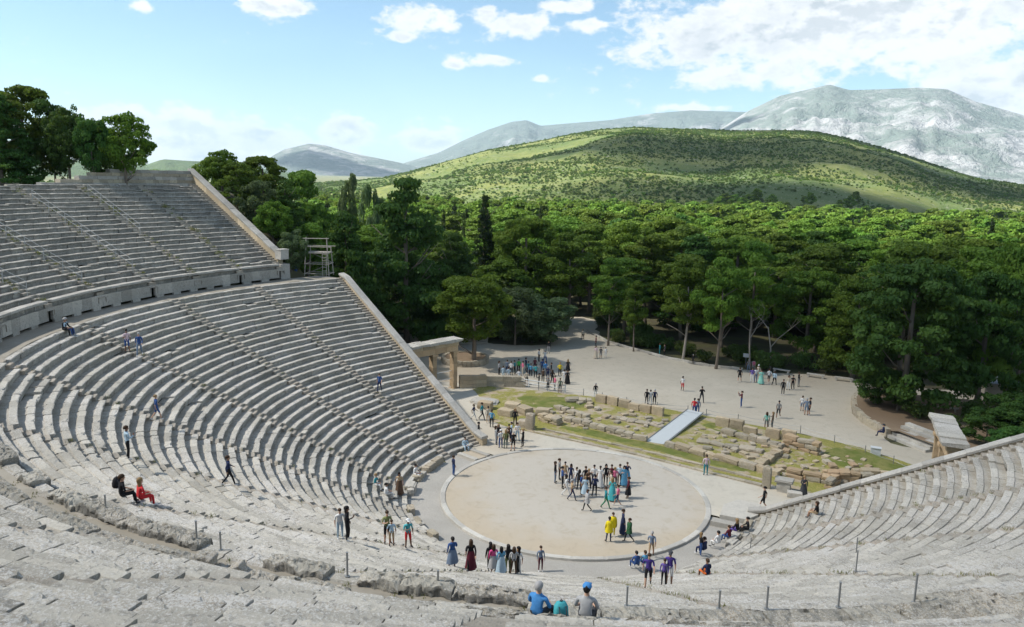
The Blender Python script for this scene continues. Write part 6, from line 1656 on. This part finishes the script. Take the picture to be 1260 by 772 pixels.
(-11.66, 24.49, 0.02, 'stand', 49, 'black', 'white', '', 0.98, 'person in black top and white trousers, in the middle of the plaza'),
(-6.10, 25.79, 0.02, 'stand', 13, 'black', 'black', '', 1, 'person in black clothes, in the middle of the plaza, left one'),
(-5.78, 26.04, 0.02, 'stand', 22, 'white', 'white', '', 0.98, 'person in white clothes, in the middle of the plaza'),
(-5.43, 26.32, 0.02, 'stand', 28, 'navy', 'black', '', 0.98, 'person in navy top and black trousers, in the middle of the plaza'),
(-0.58, 25.43, 0.02, 'stand', 13, 'red', 'blue', '', 1.05, 'person in red top and blue trousers, in the middle of the plaza'),
(-0.40, 25.94, 0.02, 'stand', 15, 'grey blue', 'blue', '', 0.98, 'person in grey blue top and blue trousers, in the middle of the plaza'),
(-1.30, 41.70, 0.02, 'walk', 9, 'black', 'black', 'shorts', 1.05, 'person in black top and black shorts walking, on the right half of the plaza'),
(-0.02, 42.42, 0.02, 'stand', 191, 'violet', 'white', '', 1.05, 'person in violet top and white trousers, on the right half of the plaza'),
(0.26, 42.94, 0.02, 'stand', 201, 'white', 'blue', '', 1.05, 'person in white top and blue trousers, on the right half of the plaza'),
(-0.05, 44.89, 0.02, 'stand', 188, 'beige', 'beige', 'cap:white', 1, 'person in beige clothes with white cap, on the right half of the plaza'),
(1.08, 42.37, 0.02, 'stand', 191, 'mint', 'mint', 'dress', 1.02, 'person in mint dress, on the right half of the plaza'),
(1.68, 43.51, 0.02, 'walk', 28, 'white', 'black', 'shorts', 1.05, 'person in white top and black shorts walking, on the right half of the plaza'),
(2.47, 43.03, 0.02, 'walk', 354, 'pale blue', 'black', '', 1, 'person in pale blue top and black trousers walking, on the right half of the plaza'),
(-2.23, 47.83, 0.02, 'stand', 200, 'grey', 'grey blue', '', 0.85, 'person in grey top and grey blue trousers, on the right half of the plaza'),
(-1.69, 48.26, 0.02, 'stand', 207, 'pink', 'grey', '', 0.85, 'person in pink top and grey trousers, on the right half of the plaza'),
(2.40, 31.31, 0.02, 'photo', 99, 'maroon', 'blue', '', 1.08, 'person in maroon top and blue trousers, arms raised, on the right half of the plaza'),
(6.73, 29.91, 0.02, 'walk', 183, 'grey', 'black', 'shorts', 1.05, 'person in grey top and black shorts walking, on the right half of the plaza'),
(6.79, 25.64, 0.02, 'stand', 29, 'mint', 'grey', 'longhair,shorts', 1.02, 'long-haired person in mint top and grey shorts, on the right half of the plaza'),
(7.26, 26.04, 0.02, 'stand', 94, 'brown', 'grey', 'longhair', 1.0, 'long-haired person in brown top and grey trousers, on the right half of the plaza'),
(4.54, 39.31, 0.02, 'stand', 181, 'black', 'black', '', 1.05, 'person in black clothes, on the right half of the plaza, left one'),
(4.43, 41.90, 0.02, 'stand', 191, 'beige', 'white', 'longhair', 1, 'long-haired person in beige top and white trousers, on the right half of the plaza'),
(4.84, 42.21, 0.02, 'stand', 203, 'black', 'black', '', 1, 'person in black clothes, on the right half of the plaza, right one'),
(4.98, 44.16, 0.02, 'stand', 266, 'black', 'grey', '', 1.05, 'person in black top and grey trousers, on the right half of the plaza'),
(8.00, 34.13, 0.02, 'stand', 5, 'white', 'grey blue', 'shorts', 1, 'person in white top and grey blue shorts, on the right half of the plaza'),
(8.74, 32.92, 0.02, 'stand', 6, 'grey blue', 'grey blue', 'shorts', 1.08, 'person in grey blue top and grey blue shorts, on the right half of the plaza'),
(9.01, 33.14, 0.02, 'stand', 117, 'black', 'black', 'shorts', 1.08, 'person in black top and black shorts, on the right half of the plaza'),
(16.78, 29.13, 0.80, 'sitwall', 95, 'navy', 'navy', 'cap:charcoal', 1, 'person in navy clothes with charcoal cap, on the curved terrace wall'),
(-8.63, -29.28, 9.67, 'stand', 348, 'pale blue', 'black', '', 1.02, 'person in pale blue top and black trousers, on the left benches'),
(-1.28, -33.51, 11.15, 'sit', 343, 'black', 'black', '', 1, 'person in black clothes, on the left benches'),
(-1.28, -32.79, 10.78, 'sit', 351, 'red', 'red', 'longhair', 1, 'long-haired person in red clothes, on the left benches'),
(-7.38, -24.58, 7.07, 'walk', 333, 'navy', 'black', '', 1, 'person in navy top and black trousers walking, on the left benches'),
(-16.58, -23.20, 8.55, 'walk', 347, 'blue', 'blue', 'shorts', 0.95, 'person in blue top and blue shorts walking, higher up the left benches'),
(-26.22, -19.64, 10.78, 'stand', 240, 'pale pink', 'blue', 'shorts', 1.0, 'person in pale pink top and blue shorts, higher up the left benches'),
(-26.10, -18.82, 10.41, 'walk', 229, 'blue', 'grey blue', '', 1, 'person in blue top and grey blue trousers walking, higher up the left benches'),
(-28.30, -22.90, 12.63, 'sit', 292, 'black', 'black', '', 1, 'person in black clothes, on the far left rim'),
(-28.32, -22.86, 12.63, 'sit', 310, 'pale blue', 'blue', '', 1, 'person in pale blue top and blue trousers, on the far left rim'),
(-45.21, 3.06, 12.64, 'walk', 311, 'navy', 'navy', '', 1.05, 'person in navy clothes walking, by the podium wall'),
(-40.94, 1.56, 12.64, 'stand', 158, 'charcoal', 'black', '', 0.95, 'person in charcoal top and black trousers, by the podium wall'),
(-41.27, 7.94, 12.64, 'sitlow', 66, 'blue', 'blue', '', 1, 'person in blue clothes, by the podium wall'),
(-20.69, 0.21, 4.48, 'walk', 211, 'blue', 'navy', '', 1, 'person in blue top and navy trousers walking, on the benches near the lower retaining wall'),
(-27.90, 12.30, 0.10, 'stand', 213, 'red', 'black', '', 1, 'person in red top and black trousers, inside the left portal'),
]
for a in PEOPLE: person(*a)
# the two seated on the front bench of the upper tier, nearest the viewer
for (s, top, bot, ex, hr, lb, da) in [(7.56, 'bright blue', 'charcoal', '', HAIR[2], 'grey-haired person in bright blue shirt sitting behind the foreground stones', -25), (7.65, 'light grey', 'charcoal', 'cap:bright blue', HAIR[0], 'person in light grey shirt and blue cap sitting behind the foreground stones', -10)]:
    x, y = spt(UPP, s, RU+.22); person(float(x), float(y), ZU+float(sag(s))+.0, 'sit', math.degrees(-srot(UPP, s))+da, top, bot, ex, .96, lb, SKIN[0], hr)
def backpack(x, y, z, rz, c, label, s_=1.):
    e = empty('backpack', (x, y, z), rz, label, 'backpack'); e.scale = (s_, s_, s_)
    V = []; F = []; n = 12
    for i, (w_, d, zz) in enumerate([(.10, .05, 0), (.16, .11, .03), (.17, .13, .18), (.16, .12, .34), (.11, .08, .44), (.03, .03, .47)]):
        for j in range(n): t = 2*pi*j/n; V.append((w_*np.sign(cos(t))*abs(cos(t))**.6, d*np.sign(sin(t))*abs(sin(t))**.6, zz))
    F = [[i*n+j, i*n+(j+1) % n, (i+1)*n+(j+1) % n, (i+1)*n+j] for i in range(5) for j in range(n)]
    o = link('bag_body', mesh_data('bag_body', V, np.array(F), [cloth(c)], smooth=True), e)
    m = MB(); m.box((0, .13, .13), (.22, .06, .18), jit=.01); m.build('pocket', cloth(c), e)
    m = MB()
    for sx in (-.08, .08): m.tube([(sx, -.11, .40), (sx, -.19, .30), (sx, -.18, .14), (sx, -.12, .04)], .014, 5)
    m.tube([(-.04, 0, .46), (0, 0, .52), (.04, 0, .46)], .01, 5); m.build('strap', cloth('charcoal'), e)
x, y = spt(UPP, 7.605, RU+.28); backpack(float(x), float(y), ZU+float(sag(7.7)), -srot(UPP, 7.605)+.3, 'turquoise', 'turquoise backpack on the bench between the two seated people')
x, y = -2.79, -32.87; s_, r_ = sinv(LOW, x, y); i_ = int((r_-R0)/DL); x, y = spt(LOW, s_-.03, R0+i_*DL+.2); backpack(float(x), float(y), Z0+i_*HL, 1.8, 'black', 'black backpack on the bench left of the seated pair')
x, y = spt(LOW, 8.6, 20); 
# rough broken backs of the first upper bench in the foreground
rs = random.Random(15)
def throne_block(s0, s1, h, r_):
    me = rim_block(s0, s1, h, 0, .42); V = np.empty(len(me.vertices)*3, np.float32); me.vertices.foreach_get('co', V); V = V.reshape(-1, 3)
    n_ = np.hypot(V[:, 0], V[:, 1]); k_ = (r_-(LIP-.85))
    V[:, 0] += V[:, 0]/n_*k_; V[:, 1] += V[:, 1]/n_*k_; V[:, 2] += ZU-ZLIP+float(sag(s0))
    me.vertices.foreach_set('co', V.ravel()); me.update(); return me
s = 7.40; cnt_ = 0
while s < 8.95:
    Lb = rs.uniform(1.0, 2.0)/(RU*D1)
    if abs(s+Lb/2-8.0) > .035 and abs(s+Lb/2-8.5) > .03:
        o = link('rim_stone', throne_block(s, s+Lb*.98, rs.uniform(.24, .36) if s < 7.9 else rs.uniform(.08, .20), RU+.42))
        prop(o, 'rough weathered block on the nearest upper bench, %s from the left' % ORD[cnt_], 'stone block', 'broken blocks on the first upper bench'); cnt_ += 1
    s += Lb
